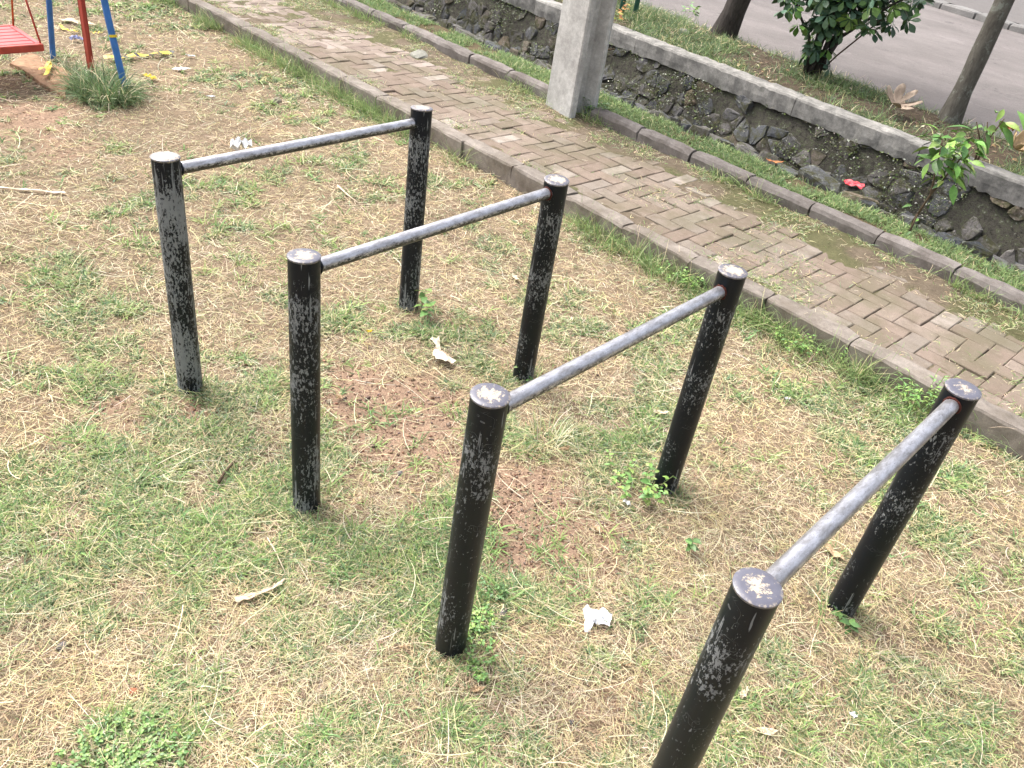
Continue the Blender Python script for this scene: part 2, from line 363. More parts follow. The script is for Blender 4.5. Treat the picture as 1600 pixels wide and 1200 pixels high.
# ------------------------------------------------------------ kerbs
def block(L, prof, n=6, jit=.002, seed=0, endcap=True):
    "a bar of length L along x with the closed profile (y, z), roughened"
    rs = np.random.default_rng(seed); xs = np.linspace(0, L, n); P = np.array(prof); k = len(P); V = []
    for i, x in enumerate(xs):
        q = P+rs.normal(0, jit, P.shape)
        if i in (0, n-1): q = P.mean(0)+(P-P.mean(0))*.96+rs.normal(0, jit*1.6, P.shape)
        xx = x+(rs.normal(0, jit*1.5, k) if i in (0, n-1) else 0)
        V += [(xx if np.isscalar(xx) else xx[j], q[j, 0], q[j, 1]) for j in range(k)]
    Fc = [(i*k+j, i*k+(j+1) % k, (i+1)*k+(j+1) % k, (i+1)*k+j) for i in range(n-1) for j in range(k)]
    Fc += [tuple(range(k-1, -1, -1)), tuple((n-1)*k+j for j in range(k))]
    return V, [f[::-1] for f in Fc]
def kerb(name, joints, line, z0, prof, mat, label, skip=None):
    root = tag(empty(name, (0, 0, 0)), label, 'kerb', None, 'structure')
    for i in range(len(joints)-1):
        a, b = joints[i], joints[i+1]
        if skip and a < skip[1] and b > skip[0]:
            if b-skip[1] > .08: a = skip[1]
            elif skip[0]-a > .08: b = skip[0]
            else: continue
        a, b = a+.004, b-.004
        V, Fc = block(b-a, prof, 7, .0022, i)
        me = pymesh('kerb_stone', V, Fc)
        ang = math.atan2(line(np.array(b))-line(np.array(a)), b-a)
        link('kerb_stone', me, [mat], root, (a, float(line(np.array(a)))+random.gauss(0, .004), z0+random.gauss(0, .003)), (random.gauss(0, .012), random.gauss(0, .003), ang))
    return root
profN = [(0, -.22), (0, .0), (0, .110), (.008, .122), (.06, .124), (.115, .121), (.12, .11), (.12, -.22)]
jn = [-.96+.47*k for k in range(-19, 6)]
jn = [j+random.gauss(0, .008) for j in jn]
kerb('kerb', jn, v_k1, -.005, profN, M_KERB, 'low concrete kerb between the lawn and the paved path')
profF = [(0, -.2), (0, .0), (.0, .068), (.012, .088), (.035, .1), (.075, .103), (.1, .094), (.115, .07), (.115, -.2)]
jf = [-.92+.466*k for k in range(-20, 6)]
jf = [j+random.gauss(0, .008) for j in jf]
kerb('kerb', jf, v_k2, .1, profF, M_KERB_FAR, 'round-topped kerb between the paved path and the grassy verge', skip=(-4.14, -3.72))
# kerb of the road's far side
rk = tag(empty('road_kerb', (0, 0, 0)), 'pale kerb along the far side of the road', 'kerb', None, 'structure')
for k in range(26):
    a = -11.5+k*.6; V, Fc = block(.585, [(0, -.2), (0, .08), (.02, .1), (.26, .1), (.27, -.2)], 4, .004, 300+k)
    link('kerb_stone', pymesh('kerb_stone', V, Fc), [M_ROADKERB], rk, (a, float(v_f(np.array(a))), .12), (0, 0, math.atan2(-.28, 1)))

# ------------------------------------------------------------ herringbone pavers
PW = .105; GAP = .004
def paver_mesh(lx, ly, seed):
    rs = np.random.default_rng(seed); c = .005; h = .05
    V = []
    for (ix, iz) in ((0, -h), (0, -c*.8), (c, 0)):
        for sx, sy in ((0, 0), (1, 0), (1, 1), (0, 1)):
            x = (lx-ix if sx else ix)+rs.normal(0, .0012); y = (ly-ix if sy else ix)+rs.normal(0, .0012)
            V.append((x-lx/2, y-ly/2, iz+rs.normal(0, .0007)))
    Fc = [(8, 9, 10, 11)]+[(a*4+j, a*4+(j+1) % 4, (a+1)*4+(j+1) % 4, (a+1)*4+j) for a in (0, 1) for j in range(4)]
    return pymesh('paver', V, Fc)
path_obj = bpy.data.objects['path']
full = {(2, 1): [paver_mesh(2*PW-GAP, PW-GAP, s) for s in range(8)], (1, 2): [paver_mesh(PW-GAP, 2*PW-GAP, s+50) for s in range(8)]}
ang0 = math.atan2(-.043, 1); ca, sa = math.cos(ang0), math.sin(ang0)
org = np.array([0., float(v_k1(np.array(0.)))+KW+.003])
pav = []
for j in range(-2, 14):
    for i in range(-110, 24):
        k = (i-j) % 4
        if k == 0: x0, y0, nx, ny = i*PW, j*PW, 2, 1
        elif k == 3: x0, y0, nx, ny = i*PW, j*PW, 1, 2
        else: continue
        x1, y1 = x0+nx*PW, y0+ny*PW
        xm = (x0+x1)/2; vm = lambda s, t: (org[0]+s*ca-t*sa, org[1]+s*sa+t*ca)
        u_, v_ = vm(xm, (y0+y1)/2)
        tlo = 0+(float(v_k1(np.array(u_)))+KW+.002-vm(xm, 0)[1])/ca; thi = (float(v_k2(np.array(u_)))-.004-vm(xm, 0)[1])/ca
        yy0, yy1 = max(y0, tlo), min(y1, thi)
        if yy1-yy0 < .03: continue
        cut = (yy0 > y0+.004 or yy1 < y1-.004)
        u_, v_ = vm(xm, (yy0+yy1)/2)
        rel = np.array([u_, v_, .1-CH]); dep = rel @ cf
        if dep < .5: continue
        px, py = 800+F*(rel @ cr)/dep, 600-F*(rel @ cu)/dep
        vis = -60 < px < 1660 and -60 < py < 1260
        if not (-900 < px < 2300): continue
        pav.append((0 if vis else 1, dep, u_, v_, nx*PW, yy1-yy0, cut, (nx, ny)))
pav.sort(key=lambda p: (p[0], p[1]))
rest_V, rest_F = [], []
for q, (vis, dep, u_, v_, lx, ly, cut, key) in enumerate(pav):
    z = .1+random.gauss(0, .0022)+.004*(vnoise(u_*3, v_*3, 7)-.5); rot = (random.gauss(0, .012), random.gauss(0, .012), ang0+random.gauss(0, .009))
    if random.random() < .05: z += .006
    me = paver_mesh(lx-GAP, ly-GAP, q) if cut else random.choice(full[key])
    if q < 298: link('paver', me, [M_PAVER], path_obj, (u_, v_, z), rot)
    else:
        mat = Matrix.Translation((u_, v_, z)) @ Matrix.Rotation(rot[2], 4, 'Z'); b = len(rest_V)
        rest_V += [tuple(mat @ v.co) for v in me.vertices]; rest_F += [tuple(x+b for x in p.vertices) for p in me.polygons]
t = NT('paver_material_far'); w = t.coord('World')
vo = t.n('ShaderNodeTexVoronoi'); vo.inputs['Scale'].default_value = 6.5; t.L(w, vo.inputs['Vector']); sx = t.n('ShaderNodeSeparateColor'); t.L(vo.outputs['Color'], sx.inputs[0])
c = t.ramp(sx.outputs[0], [(0, (.21, .165, .14)), (.5, (.26, .21, .175)), (1, (.34, .285, .25))])
c = t.mix(t.ramp(t.noise(6, 8, .7, w), [(.5, 0.), (.7, .6)]), c, (.15, .14, .09)); c = t.mix(1, c, t.ramp(t.noise(180, 4, .8, w), [(.3, .75), (.7, 1.25)]), 'MULTIPLY')
tag(link('paver', pymesh('pavers_rest', rest_V, rest_F), [t.out(c, .93, .12)], path_obj), kind='stuff')

# ------------------------------------------------------------ rubble: voronoi stones in a strip
def clip_poly(P, a, b, c):
    "keep a*x+b*y <= c"
    out = []
    for i in range(len(P)):
        p, q = P[i], P[(i+1) % len(P)]; dp = a*p[0]+b*p[1]-c; dq = a*q[0]+b*q[1]-c
        if dp <= 0: out.append(p)
        if dp*dq < 0: s = dp/(dp-dq); out.append((p[0]+(q[0]-p[0])*s, p[1]+(q[1]-p[1])*s))
    return out
def cells(x0, x1, y0, y1, sx, sy, seed):
    rs = np.random.default_rng(seed); P = []
    nx, ny = int((x1-x0)/sx), int(round((y1-y0)/sy))
    for j in range(-1, ny+1):
        for i in range(-1, nx+1):
            P.append((x0+(i+.5+(j % 2)*.5+rs.uniform(-.47, .47))*sx, y0+(j+.5+rs.uniform(-.47, .47))*sy))
    P = np.array(P); out = []
    for i, p in enumerate(P):
        poly = [(p[0]-sx*1.3, p[1]-sy*1.3), (p[0]+sx*1.3, p[1]-sy*1.3), (p[0]+sx*1.3, p[1]+sy*1.3), (p[0]-sx*1.3, p[1]+sy*1.3)]
        for q in P[np.abs(P-p).max(1) < 3*max(sx, sy)]:
            d = q-p
            if (d == 0).all(): continue
            m = (p+q)/2; poly = clip_poly(poly, d[0], d[1], d @ m)
        for a, b, c in ((-1, 0, -x0), (1, 0, x1), (0, -1, -y0), (0, 1, y1)): poly = clip_poly(poly, a, b, c) if poly else poly
        if len(poly) >= 3: out.append(poly)
    return out
def stone_mesh(poly, gap, depth, back, seed, rough=.25):
    "a stone over the polygon (x, y): the face domes out to +z"
    rs = np.random.default_rng(seed); P = np.array(poly); c = P.mean(0)
    # round the corners
    Q = []
    for i in range(len(P)):
        a, b, d = P[i-1], P[i], P[(i+1) % len(P)]
        Q += [b+(a-b)*.14, b+(d-b)*.14]
    Q = np.array(Q); r = np.linalg.norm(Q-c, axis=1, keepdims=True); r0 = r.mean()
    rings = []
    for s, z in ((0, -back), (0, .5), (.09, .92), (.5, 1.)):
        q = c+(Q-c)*(1-(gap/np.maximum(r, .01)))*(1-s)+rs.normal(0, rough*.02*r0/.06*.25, Q.shape)
        rings.append(np.column_stack([q, np.full(len(q), (z if z < 0 else z*depth))+rs.normal(0, depth*.09, len(q))*(z > 0)]))
    tilt = rs.normal(0, .14, 2)
    for g in rings[1:]: g[:, 2] += (g[:, :2]-c) @ tilt
    k = len(Q); V = np.vstack(rings+[np.array([[c[0], c[1], depth*1.02]])])-np.array([c[0], c[1], 0])
    Fc = [(a*k+j, a*k+(j+1) % k, (a+1)*k+(j+1) % k, (a+1)*k+j) for a in range(3) for j in range(k)]+[(3*k+j, 3*k+(j+1) % k, 4*k) for j in range(k)]
    ar = 0.
    for i in range(len(P)): ar += P[i][0]*P[(i+1) % len(P)][1]-P[(i+1) % len(P)][0]*P[i][1]
    if ar < 0: Fc = [f[::-1] for f in Fc]
    return pymesh('stone', V, Fc), c
# --- retaining wall
wall = tag(empty('retaining_wall', (-4, float(v_w(np.array(-4.))), -.45)), 'mossy rubble stone retaining wall with a pale concrete coping along the drain', 'wall')
def wchild(name, me, mats, loc=(0, 0, 0), rot=(0, 0, 0)):
    o = link(name, me, mats, wall, Vector(loc)-wall.location, rot); return o
us = np.linspace(-12, 2, 200); zs = np.linspace(-.55, .16, 16)
U, Z = np.meshgrid(us, zs); BAT = lambda z: .24*np.clip((.1-z)/.6, 0, 1)       # the face leans back towards the top
Vv = v_w(U)+.035-BAT(Z)+.03*(fbm(U*7, Z*7, 3)-.5)
idx = np.arange(U.size).reshape(U.shape); Q = np.stack([idx[:-1, :-1], idx[:-1, 1:], idx[1:, 1:], idx[1:, :-1]], -1).reshape(-1, 4)
wchild('mortar', npmesh('mortar', np.stack([U, Vv, Z], -1), Q, smooth=True), [M_MORTAR])
wa = math.atan2(-.1, 1)
n_st = 0
for s_, poly in enumerate(cells(-8.6, -.2, -.5, .1, .19, .118, 12)):
    me, c = stone_mesh(poly, .006, random.uniform(.02, .045), .05, s_, .5)
    u_, z_ = c; v_ = float(v_w(np.array(u_)))+.05-float(BAT(z_))
    if random.random() < .04+.42*(z_ > -.12): continue
    # local x along the wall, local y up, local z out of the wall
    rotm = Matrix.Rotation(wa, 4, 'Z') @ Matrix.Rotation(R(90-18)+random.gauss(0, .06), 4, 'X')
    # the mesh's z must point to -Y (towards the path)
    o = wchild('stone', me, [M_STONE], (u_, v_, z_)); o.rotation_euler = rotm.to_euler(); n_st += 1
cuts = [-12, -9.3, -6.4, -4.9, -3.05, -1.9, .2, 2]
for i in range(len(cuts)-1):
    a, b = cuts[i]+.003, cuts[i+1]-.003; n = max(8, int((b-a)/.05)); xs = np.linspace(a, b, n); rs = np.random.default_rng(i+900)
    prof = [(.0, .095), (-.004, .16), (.0, .235), (.012, .25), (.10, .253), (.19, .25), (.2, .24), (.2, .085)]
    k = len(prof); V = []
    for x in xs:
        lo = .045*(fbm(x*1.3, 0, 801)-.5)+.035*(fbm(x*19, 0, 802, 5)-.5)
        for j, (y, z) in enumerate(prof):
            V.append((x, float(v_w(np.array(x)))+y+.012*(fbm(x*5, j*3., 803)-.5)+rs.normal(0, .0025), z+(lo if j in (0, k-1) else 0)+.012*(fbm(x*2, 5, 804)-.5)+rs.normal(0, .0025)))
    Fc = [(p*k+j, p*k+(j+1) % k, (p+1)*k+(j+1) % k, (p+1)*k+j)[::-1] for p in range(n-1) for j in range(k)]+[tuple(range(k)), tuple((n-1)*k+j for j in range(k-1, -1, -1))]
    wchild('coping', pymesh('coping', V, Fc), [M_COPING])
# --- stones along the near lip of the drain
lip = tag(empty('drain_edge', (-4, float(v_d(np.array(-4.)))+.05, -.4)), 'row of rough mossy stones along the near lip of the drain', 'wall')
for s_, poly in enumerate(cells(-8.5, .3, 0, .17, .26, .17, 33)):
    me, c = stone_mesh(poly, .004, .05, .12, 500+s_, .35)
    u_, t_ = c; v_ = float(v_d(np.array(u_)))-.04+t_
    o = link('stone', me, [M_STONE], lip, Vector((u_, v_, .125-.35*t_+random.gauss(0, .016)))-lip.location, (random.gauss(-.1, .12), random.gauss(0, .08), random.gauss(-.05, .1)))
# --- loose stones lying in the drain
for k in range(26):
    poly = [(math.cos(a)*random.uniform(.06, .13), math.sin(a)*random.uniform(.05, .1)) for a in np.linspace(0, 6.283, 7)[:-1]]
    me, c = stone_mesh(poly, .0, random.uniform(.05, .09), .05, 700+k, .4)
    u_ = -7.8+k*.3+random.uniform(-.1, .1); v_ = float(v_w(np.array(u_)))-.22-random.uniform(.08, .4)
    o = link('loose_stone', me, [M_STONE], None, (u_, v_, -.42+random.uniform(0, .05)), (random.gauss(0, .2), random.gauss(0, .2), random.uniform(0, 6)))
    tag(o, 'loose grey stone lying in the bottom of the drain', 'stone', 'loose stones in the drain')

# ------------------------------------------------------------ the dip bars
def cyl(r0, r1, z0, z1, n=32, rings=2, cap0=True, cap1=True):
    V = []; Fc = []
    for i in range(rings):
        t_ = i/(rings-1); r_ = r0+(r1-r0)*t_
        V += [(r_*math.cos(2*math.pi*j/n), r_*math.sin(2*math.pi*j/n), z0+(z1-z0)*t_) for j in range(n)]
    Fc = [(i*n+j, i*n+(j+1) % n, (i+1)*n+(j+1) % n, (i+1)*n+j) for i in range(rings-1) for j in range(n)]
    if cap0: Fc.append(tuple(range(n-1, -1, -1)))
    if cap1: Fc.append(tuple((rings-1)*n+j for j in range(n)))
    return V, Fc
def autosmooth(me, ang=40):
    me.polygons.foreach_set('use_smooth', np.ones(len(me.polygons), bool)); me.set_sharp_from_angle(angle=R(ang)); return me
PR = .0445; PH = .9
POSTS = [((258, 245), (298, 606), .047, .165, .2), ((659, 168), (638, 478), .060, .085, .13), ((475, 400), (479, 788), .043, .08, .075), ((870, 281), (817, 588), .042, .07, .10),
         ((766, 618), (703, 1010), .050, .06, .07), ((1145, 424), (1038, 760), .060, .045, .12), ((1184, 918), None, .035, .065, .03), ((1505, 608), (1313, 950), .035, .04, .0)]
LBL = ['set of dip bars farthest left, its near post heavily chipped to grey', 'second set of dip bars from the left, its near post finely speckled and scratched',
       'third set of dip bars from the left, between the knotted wrapper and the bare soil', 'nearest set of dip bars at lower right, its near post cut by the frame']
pv, pf = cyl(PR, PR, -.12, PH, 40, 14)
post_me = autosmooth(pymesh('post', pv, pf))
cv, cfc = [], []
prof = [(0, .0045), (.030, .0046), (.0435, .0040), (.0462, .002), (.0462, -.002), (.0446, -.0035)]
for (r_, z_) in prof[1:]: cv += [(r_*math.cos(2*math.pi*j/40), r_*math.sin(2*math.pi*j/40), z_) for j in range(40)]
cfc = [tuple(range(40))]+[(i*40+(j+1) % 40, i*40+j, (i+1)*40+j, (i+1)*40+(j+1) % 40) for i in range(len(prof)-2) for j in range(40)]
cap_me = autosmooth(pymesh('cap', cv, cfc), 50)
BASES = []
for k in range(4):
    ends = []; base_pts = []
    for s_ in (0, 1):
        (tx, ty), b, drop, chip, wear = POSTS[2*k+s_]
        top = at(tx, ty, PH+.004); bs = at(*b) if b else np.array([top[0]-.004, top[1]+.01, 0])
        ends.append((Vector(bs), Vector(top), drop, chip, wear)); BASES.append(bs)
    root = tag(empty('dip_bars', ends[0][0]), LBL[k], 'exercise bars', 'parallel dip bars on the lawn')
    for (bs, top, drop, chip, wear) in ends:
        q = (top-bs).normalized().to_track_quat('Z', 'Y')
        o = link('post', post_me, [M_POST], root, bs-root.location, q.to_euler()); o['chip'] = chip
        o.rotation_euler = (q @ Matrix.Rotation(random.uniform(0, 6), 3, 'Z').to_quaternion()).to_euler()
        cp = link('cap', cap_me, [M_CAP], o, (0, 0, PH+.0035)); cp['wear'] = wear
    A = ends[0][1]-Vector((0, 0, ends[0][2])); B = ends[1][1]-Vector((0, 0, ends[1][2])); D = B-A; L = D.length
    bv, bf = cyl(.0205, .0205, .036, L-.036, 24, 12, False, False)
    # the bar's own axis along local Y, so that its local Z stays up
    bv = [(x, z, y) for x, y, z in bv]; bf = [f[::-1] for f in bf]
    az = math.atan2(-D.x, D.y); el = math.asin(D.z/L)
    bar = link('crossbar', autosmooth(pymesh('crossbar', bv, bf)), [M_BAR], root, A-root.location, (el, 0, az))
    for yy, m_ in ((.0455, M_POST), (L-.0455, M_RUST if k > 0 else M_POST)):
        tv, tf = [], []
        for i in range(24):
            a = 2*math.pi*i/24; rr = .0208+random.gauss(0, .0011)
            for j in range(6):
                b_ = 2*math.pi*j/6; tv.append(((rr+.0036*math.cos(b_))*math.cos(a), yy+.0045*math.sin(b_), (rr+.0036*math.cos(b_))*math.sin(a)))
        tf = [(i*6+j, i*6+(j+1) % 6, ((i+1) % 24)*6+(j+1) % 6, ((i+1) % 24)*6+j) for i in range(24) for j in range(6)]
        wd = link('weld', pymesh('weld', tv, tf, True), [m_], bar)
        if m_ is M_POST: wd['chip'] = .05

# ------------------------------------------------------------ utility pole
pr = [(-.16, 0), (.152, 0), (.162, .010), (.162, .050), (.075, .085), (.075, .165), (.160, .205), (.165, .225), (.145, .255), (-.145, .255), (-.165, .225), (-.160, .205), (-.075, .165), (-.075, .085), (-.162, .050)]
V = []; zs = [-.1, .0, .02, .3, 1, 2, 3.5, 5, 7, 9]
for z in zs:
    s_ = 1-.035*z+( .012 if z <= 0 else 0)
    V += [(x*s_, .12+(y-.12)*s_, z) for x, y in pr]
k = len(pr); Fc = [(i*k+j, i*k+(j+1) % k, (i+1)*k+(j+1) % k, (i+1)*k+j) for i in range(len(zs)-1) for j in range(k)]+[tuple((len(zs)-1)*k+j for j in range(k))]
pc = (at(853, 165, .1)+at(888, 189, .1))/2
tag(link('utility_pole', pymesh('utility_pole', V, Fc), [M_POLE], None, (pc[0], pc[1]+.0, .09), (0, 0, R(-14))), 'pale concrete H-section utility pole standing at the edge of the path', 'pole')

# ------------------------------------------------------------ plants: strands and leaves
def strands(root, az, pitch, length, width, col, S_=3, curl=0., droop=0., zfun=None, taper=.35):
    "ribbons of S_ segments as arrays; returns V, Q, C"
    N = len(root); P = root.astype(float).copy(); curl = np.broadcast_to(curl, (N,)); droop = np.broadcast_to(droop, (N,))
    V = np.empty((N, S_+1, 2, 3)); a = az.copy(); p = pitch.copy(); roll = rng.normal(0, .5, N)
    for k in range(S_+1):
        w = width*(1-(1-taper)*(k/S_)**1.5)*.5
        side = np.stack([-np.sin(a)*np.cos(roll), np.cos(a)*np.cos(roll), np.sin(roll)], 1)
        V[:, k, 0] = P-side*w[:, None]; V[:, k, 1] = P+side*w[:, None]
        st = (length/S_)[:, None]*np.stack([np.cos(a)*np.cos(p), np.sin(a)*np.cos(p), np.sin(p)], 1)
        P = P+st
        if zfun is not None: P[:, 2] = np.maximum(P[:, 2], zfun(P[:, 0], P[:, 1])+.0015)
        a = a+curl/S_; p = p-droop/S_
    b = (np.arange(N)*2*(S_+1))[:, None]
    Q = np.concatenate([b+np.array([[2*k, 2*k+1, 2*k+3, 2*k+2]]) for k in range(S_)], 1).reshape(-1, 4)
    C = np.repeat(col, 2*(S_+1), 0)
    return V.reshape(-1, 3), Q, C
def join(parts):
    V = []; Q = []; C = []; n = 0
    for v, q, c in parts: V.append(v); Q.append(q+n); C.append(c); n += len(v)
    return np.vstack(V), np.vstack(Q), np.vstack(C)
STRAW = np.array([[.67, .56, .35], [.74, .65, .43], [.53, .41, .27], [.67, .53, .385], [.83, .77, .56], [.41, .31, .21], [.63, .59, .32]])
GRN = np.array([[.21, .30, .125], [.26, .36, .135], [.17, .26, .12], [.31, .40, .17], [.42, .45, .23], [.19, .28, .16], [.29, .36, .22]])
def pick(pal, n, var=.14, w=None):
    i = rng.choice(len(pal), n, p=w); return pal[i]*(1+rng.normal(0, var, (n, 1)))*(1+rng.normal(0, .05, (n, 3)))
def sample(n, box, dens):
    out = []; tot = 0
    while tot < n:
        m = n*3; u = rng.uniform(box[0], box[1], m); v = rng.uniform(box[2], box[3], m)
        k = rng.random(m) < dens(u, v); out.append(np.stack([u[k], v[k]], 1)); tot += k.sum()
    return np.vstack(out)[:n]
def lod(u, v): R_ = np.sqrt(u*u+v*v+CH*CH); return np.clip((2.3/R_)**2.5, 0, 1), np.clip(R_/3.2, .9, 2.6)
DBOX = (-11.5, 1.2, -1.2, 3.95)
def inlawn(u, v): return v < v_k1(u)-.005
def fromcam(u, v):
    "roughly what the camera and its neighbourhood see: ahead of it"
    return (u*cf[0]+v*cf[1])/np.sqrt(u*u+v*v+1e-6) > .45
parts = []
# straw and cut stems lying about
P = sample(225000, DBOX, lambda u, v: lod(u, v)[0]*inlawn(u, v)*fromcam(u, v)*(1-.88*sstep(.15, .95, maps(u, v)[1]))*(1-.35*maps(u, v)[0]))
u, v = P.T; L_, Wd = lod(u, v); n = len(u)
z = lawn_z(u, v)+np.abs(rng.normal(0, .007, n))+.002
ln = rng.gamma(3.2, .0098, n)*(.8+.2*Wd)+.006; col = pick(STRAW, n); col *= (.84+.34*fbm(u*2.2, v*2.2, 200))[:, None]; col *= 1+(.35*(fbm(u*6, v*6, 201)-.5))[:, None]*np.array([0, .3, 1.])
parts.append(strands(np.stack([u, v, z], 1), rng.uniform(0, 6.283, n), rng.normal(.08, .22, n), ln, rng.uniform(.0010, .0019, n)*Wd, col, 2, rng.normal(0, .45, n), rng.normal(.1, .3, n), lawn_z, .6))
# longer pale runners
P = sample(2000, DBOX, lambda u, v: lod(u, v)[0]*inlawn(u, v)*fromcam(u, v)); u, v = P.T; L_, Wd = lod(u, v); n = len(u)
parts.append(strands(np.stack([u, v, lawn_z(u, v)+rng.uniform(.008, .022, n)], 1), rng.uniform(0, 6.283, n), rng.normal(.08, .12, n), rng.uniform(.08, .2, n), rng.uniform(.0016, .0028, n)*Wd, pick(STRAW[[1, 4, 4, 6]], n, .1), 5, rng.normal(0, .8, n), rng.normal(.15, .2, n), lawn_z, .6))
# green tufts
def tufts(n, box, dens, zf, nb=(4, 9), L0=(.025, .07), pal=GRN, w0=(.0017, .0032), spread=.012, pit=(.15, 1.2), yel=.25, lodf=lod, S_=3):
    P = sample(n, box, dens); nbl = rng.integers(nb[0], nb[1], len(P)); idx = np.repeat(np.arange(len(P)), nbl)
    base = P[idx]; m = len(idx); tl = rng.uniform(L0[0], L0[1], len(P))[idx]; tc = pal[rng.choice(len(pal), len(P))][idx]
    off = rng.normal(0, spread, (m, 2)); az = np.arctan2(off[:, 1], off[:, 0])+rng.normal(0, .7, m)
    u, v = base[:, 0]+off[:, 0], base[:, 1]+off[:, 1]; Wd = lodf(u, v)[1]
    col = tc*(1+rng.normal(0, .16, (m, 1)))*(1+rng.normal(0, .04, (m, 3))); y = rng.random(m) < yel; col[y] = pick(STRAW[[0, 1, 6]], y.sum())
    return strands(np.stack([u, v, zf(u, v)+.001], 1), az, rng.uniform(pit[0], pit[1], m), tl*rng.uniform(.6, 1.2, m)*(.8+.2*Wd), rng.uniform(*w0, m)*Wd, col, S_, rng.normal(0, .5, m), rng.uniform(.3, 1.3, m), zf, .25)
parts.append(tufts(27000, DBOX, lambda u, v: lod(u, v)[0]*inlawn(u, v)*fromcam(u, v)*sstep(.18, .75, maps(u, v)[0])*(1-.93*sstep(.15, .7, maps(u, v)[1])), lawn_z, (4, 9), (.017, .047), w0=(.0026, .0050), pit=(.05, .95), yel=.18, S_=2))
# broader fresh rosettes
parts.append(tufts(2600, DBOX, lambda u, v: lod(u, v)[0]*inlawn(u, v)*fromcam(u, v)*(.15+sstep(.3, .8, maps(u, v)[0]))*sstep(.45, .6, fbm(u*4, v*4, 207)), lawn_z, (6, 12), (.03, .07), np.array([[.24, .38, .13], [.30, .43, .15], [.20, .34, .14], [.36, .46, .17]]), (.0032, .0055), .008, (.2, 1.0), .06))
# sparse thin green everywhere
parts.append(tufts(4500, DBOX, lambda u, v: lod(u, v)[0]*inlawn(u, v)*fromcam(u, v)*(1-.8*sstep(.1, .6, maps(u, v)[1])), lawn_z, (3, 6), (.02, .05)))
for bs in BASES:
    parts.append(tufts(30, (bs[0]-.14, bs[0]+.14, bs[1]-.14, bs[1]+.14), lambda u, v: np.exp(-(np.hypot(u-bs[0], v-bs[1])-.06)**2/.001)*(np.hypot(u-bs[0], v-bs[1]) > .052), lawn_z, (3, 7), (.03, .075), w0=(.0022, .004), pit=(.4, 1.3)))
V, Q, C = join(parts)
tag(link('grass', npmesh('grass', V, Q, C), [M_BLADE]), 'patchy lawn of dry straw and short green grass', 'grass', None, 'stuff')

# tall grass against the near kerb, in the path's joints, on the verge and in the planting strip
parts = []
kz = lambda u, v: lawn_z(u, v)
def kd(u, v): return np.exp(-np.maximum(v_k1(u)-v, 0)/.05)
parts.append(tufts(1100, (-9, .3, 3.3, 4.1), lambda u, v: inlawn(u, v)*kd(u, v)*sstep(.46, .62, fbm(u*2.4, 0, 210, 3)+.06*(u < -4.2)), lawn_z, (5, 10), (.06, .19), GRN[[0, 1, 3]], (.0022, .004), .02, (.5, 1.4), .12, lambda u, v: (1, np.full_like(u, 1.15))))
V, Q, C = join(parts)
tag(link('kerbside_grass', npmesh('kerbside_grass', V, Q, C), [M_BLADE]), 'longer green grass growing along the foot of the near kerb', 'grass', None, 'stuff')
pz = lambda u, v: np.maximum(path_z(u, v), .092)
def pdn(u, v):
    t = (v-v_k1(u)-KW)/(v_k2(u)-v_k1(u)-KW)
    return (t > 0)*(t < 1)*(sstep(.5, .72, fbm(u*3.2, v*3.2, 220)+.16*sstep(.55, 1, t)+.05*(t < .08))+.02)
l1 = lambda u, v: (1, np.full_like(u, 1.25))
PB = (-10.5, .5, 3.7, 5.8)
parts = [tufts(3000, PB, pdn, pz, (4, 8), (.018, .05), GRN[[0, 1, 3, 6]], (.0022, .0040), .014, (.1, .9), .25, l1)]
P = sample(7500, PB, lambda u, v: pdn(u, v)+.5*(v < v_k2(u)-.01)*(v > v_k2(u)-.45)*sstep(.45, .6, fbm(u*5, v*5, 226))); u, v = P.T; n = len(u)
parts.append(strands(np.stack([u, v, pz(u, v)+.003+rng.uniform(0, .006, n)], 1), rng.uniform(0, 6.28, n), rng.normal(0, .1, n), rng.uniform(.015, .06, n), rng.uniform(.0015, .0026, n), pick(STRAW, n), 3, rng.normal(0, .8, n), 0, pz, .6))
parts.append(tufts(420, PB, lambda u, v: (v > v_k2(u)-.07)*(v < v_k2(u)-.005)*sstep(.42, .6, fbm(u*1.8, 3, 230)+.15*(u > -1.8)), pz, (4, 8), (.06, .13), GRN[[1, 3]], (.0025, .004), .015, (.5, 1.4), .08, l1))
V, Q, C = join(parts)
tag(link('path_weeds', npmesh('path_weeds', V, Q, C), [M_BLADE]), 'small grass and straw in the joints of the paved path', 'grass', None, 'stuff')
vz = lambda u, v: verge_z(u, v, 0)
def vdn(u, v): t = (v-v_k2(u)-.12)/(v_d(u)-v_k2(u)-.12); return (t > 0)*(t < .97)*(1-.93*sstep(.55, .85, t))*sstep(.25, .5, fbm(u*3, v*3, 240))
parts = [tufts(7000, (-9.5, .6, 4.7, 6.2), vdn, vz, (5, 9), (.022, .055), GRN[[0, 1, 2, 3]]*.95, (.003, .0055), .014, (.3, 1.3), .07, l1)]
V, Q, C = join(parts)
tag(link('verge_grass', npmesh('verge_grass', V, Q, C), [M_BLADE]), 'short green grass on the narrow verge beside the drain', 'grass', None, 'stuff')
bz = lambda u, v: .205+.035*(fbm(u*3, v*3, 97)-.5)-.10*sstep(.8, 1., (v-v_w(u)-.1)/(v_r(u)-v_w(u)-.1))
def bdn(u, v):
    t = (v-v_w(u)-.2)/(v_r(u)-v_w(u)-.2)
    return (t > 0)*(t < 1.02)*np.clip(sstep(.46, .66, fbm(u*2, v*2, 98))+.6*sstep(.8, 1, t)+.15, 0, 1)
l2 = lambda u, v: (1, np.full_like(u, 1.9))
BB = (-10, 1, 6.5, 10.4)
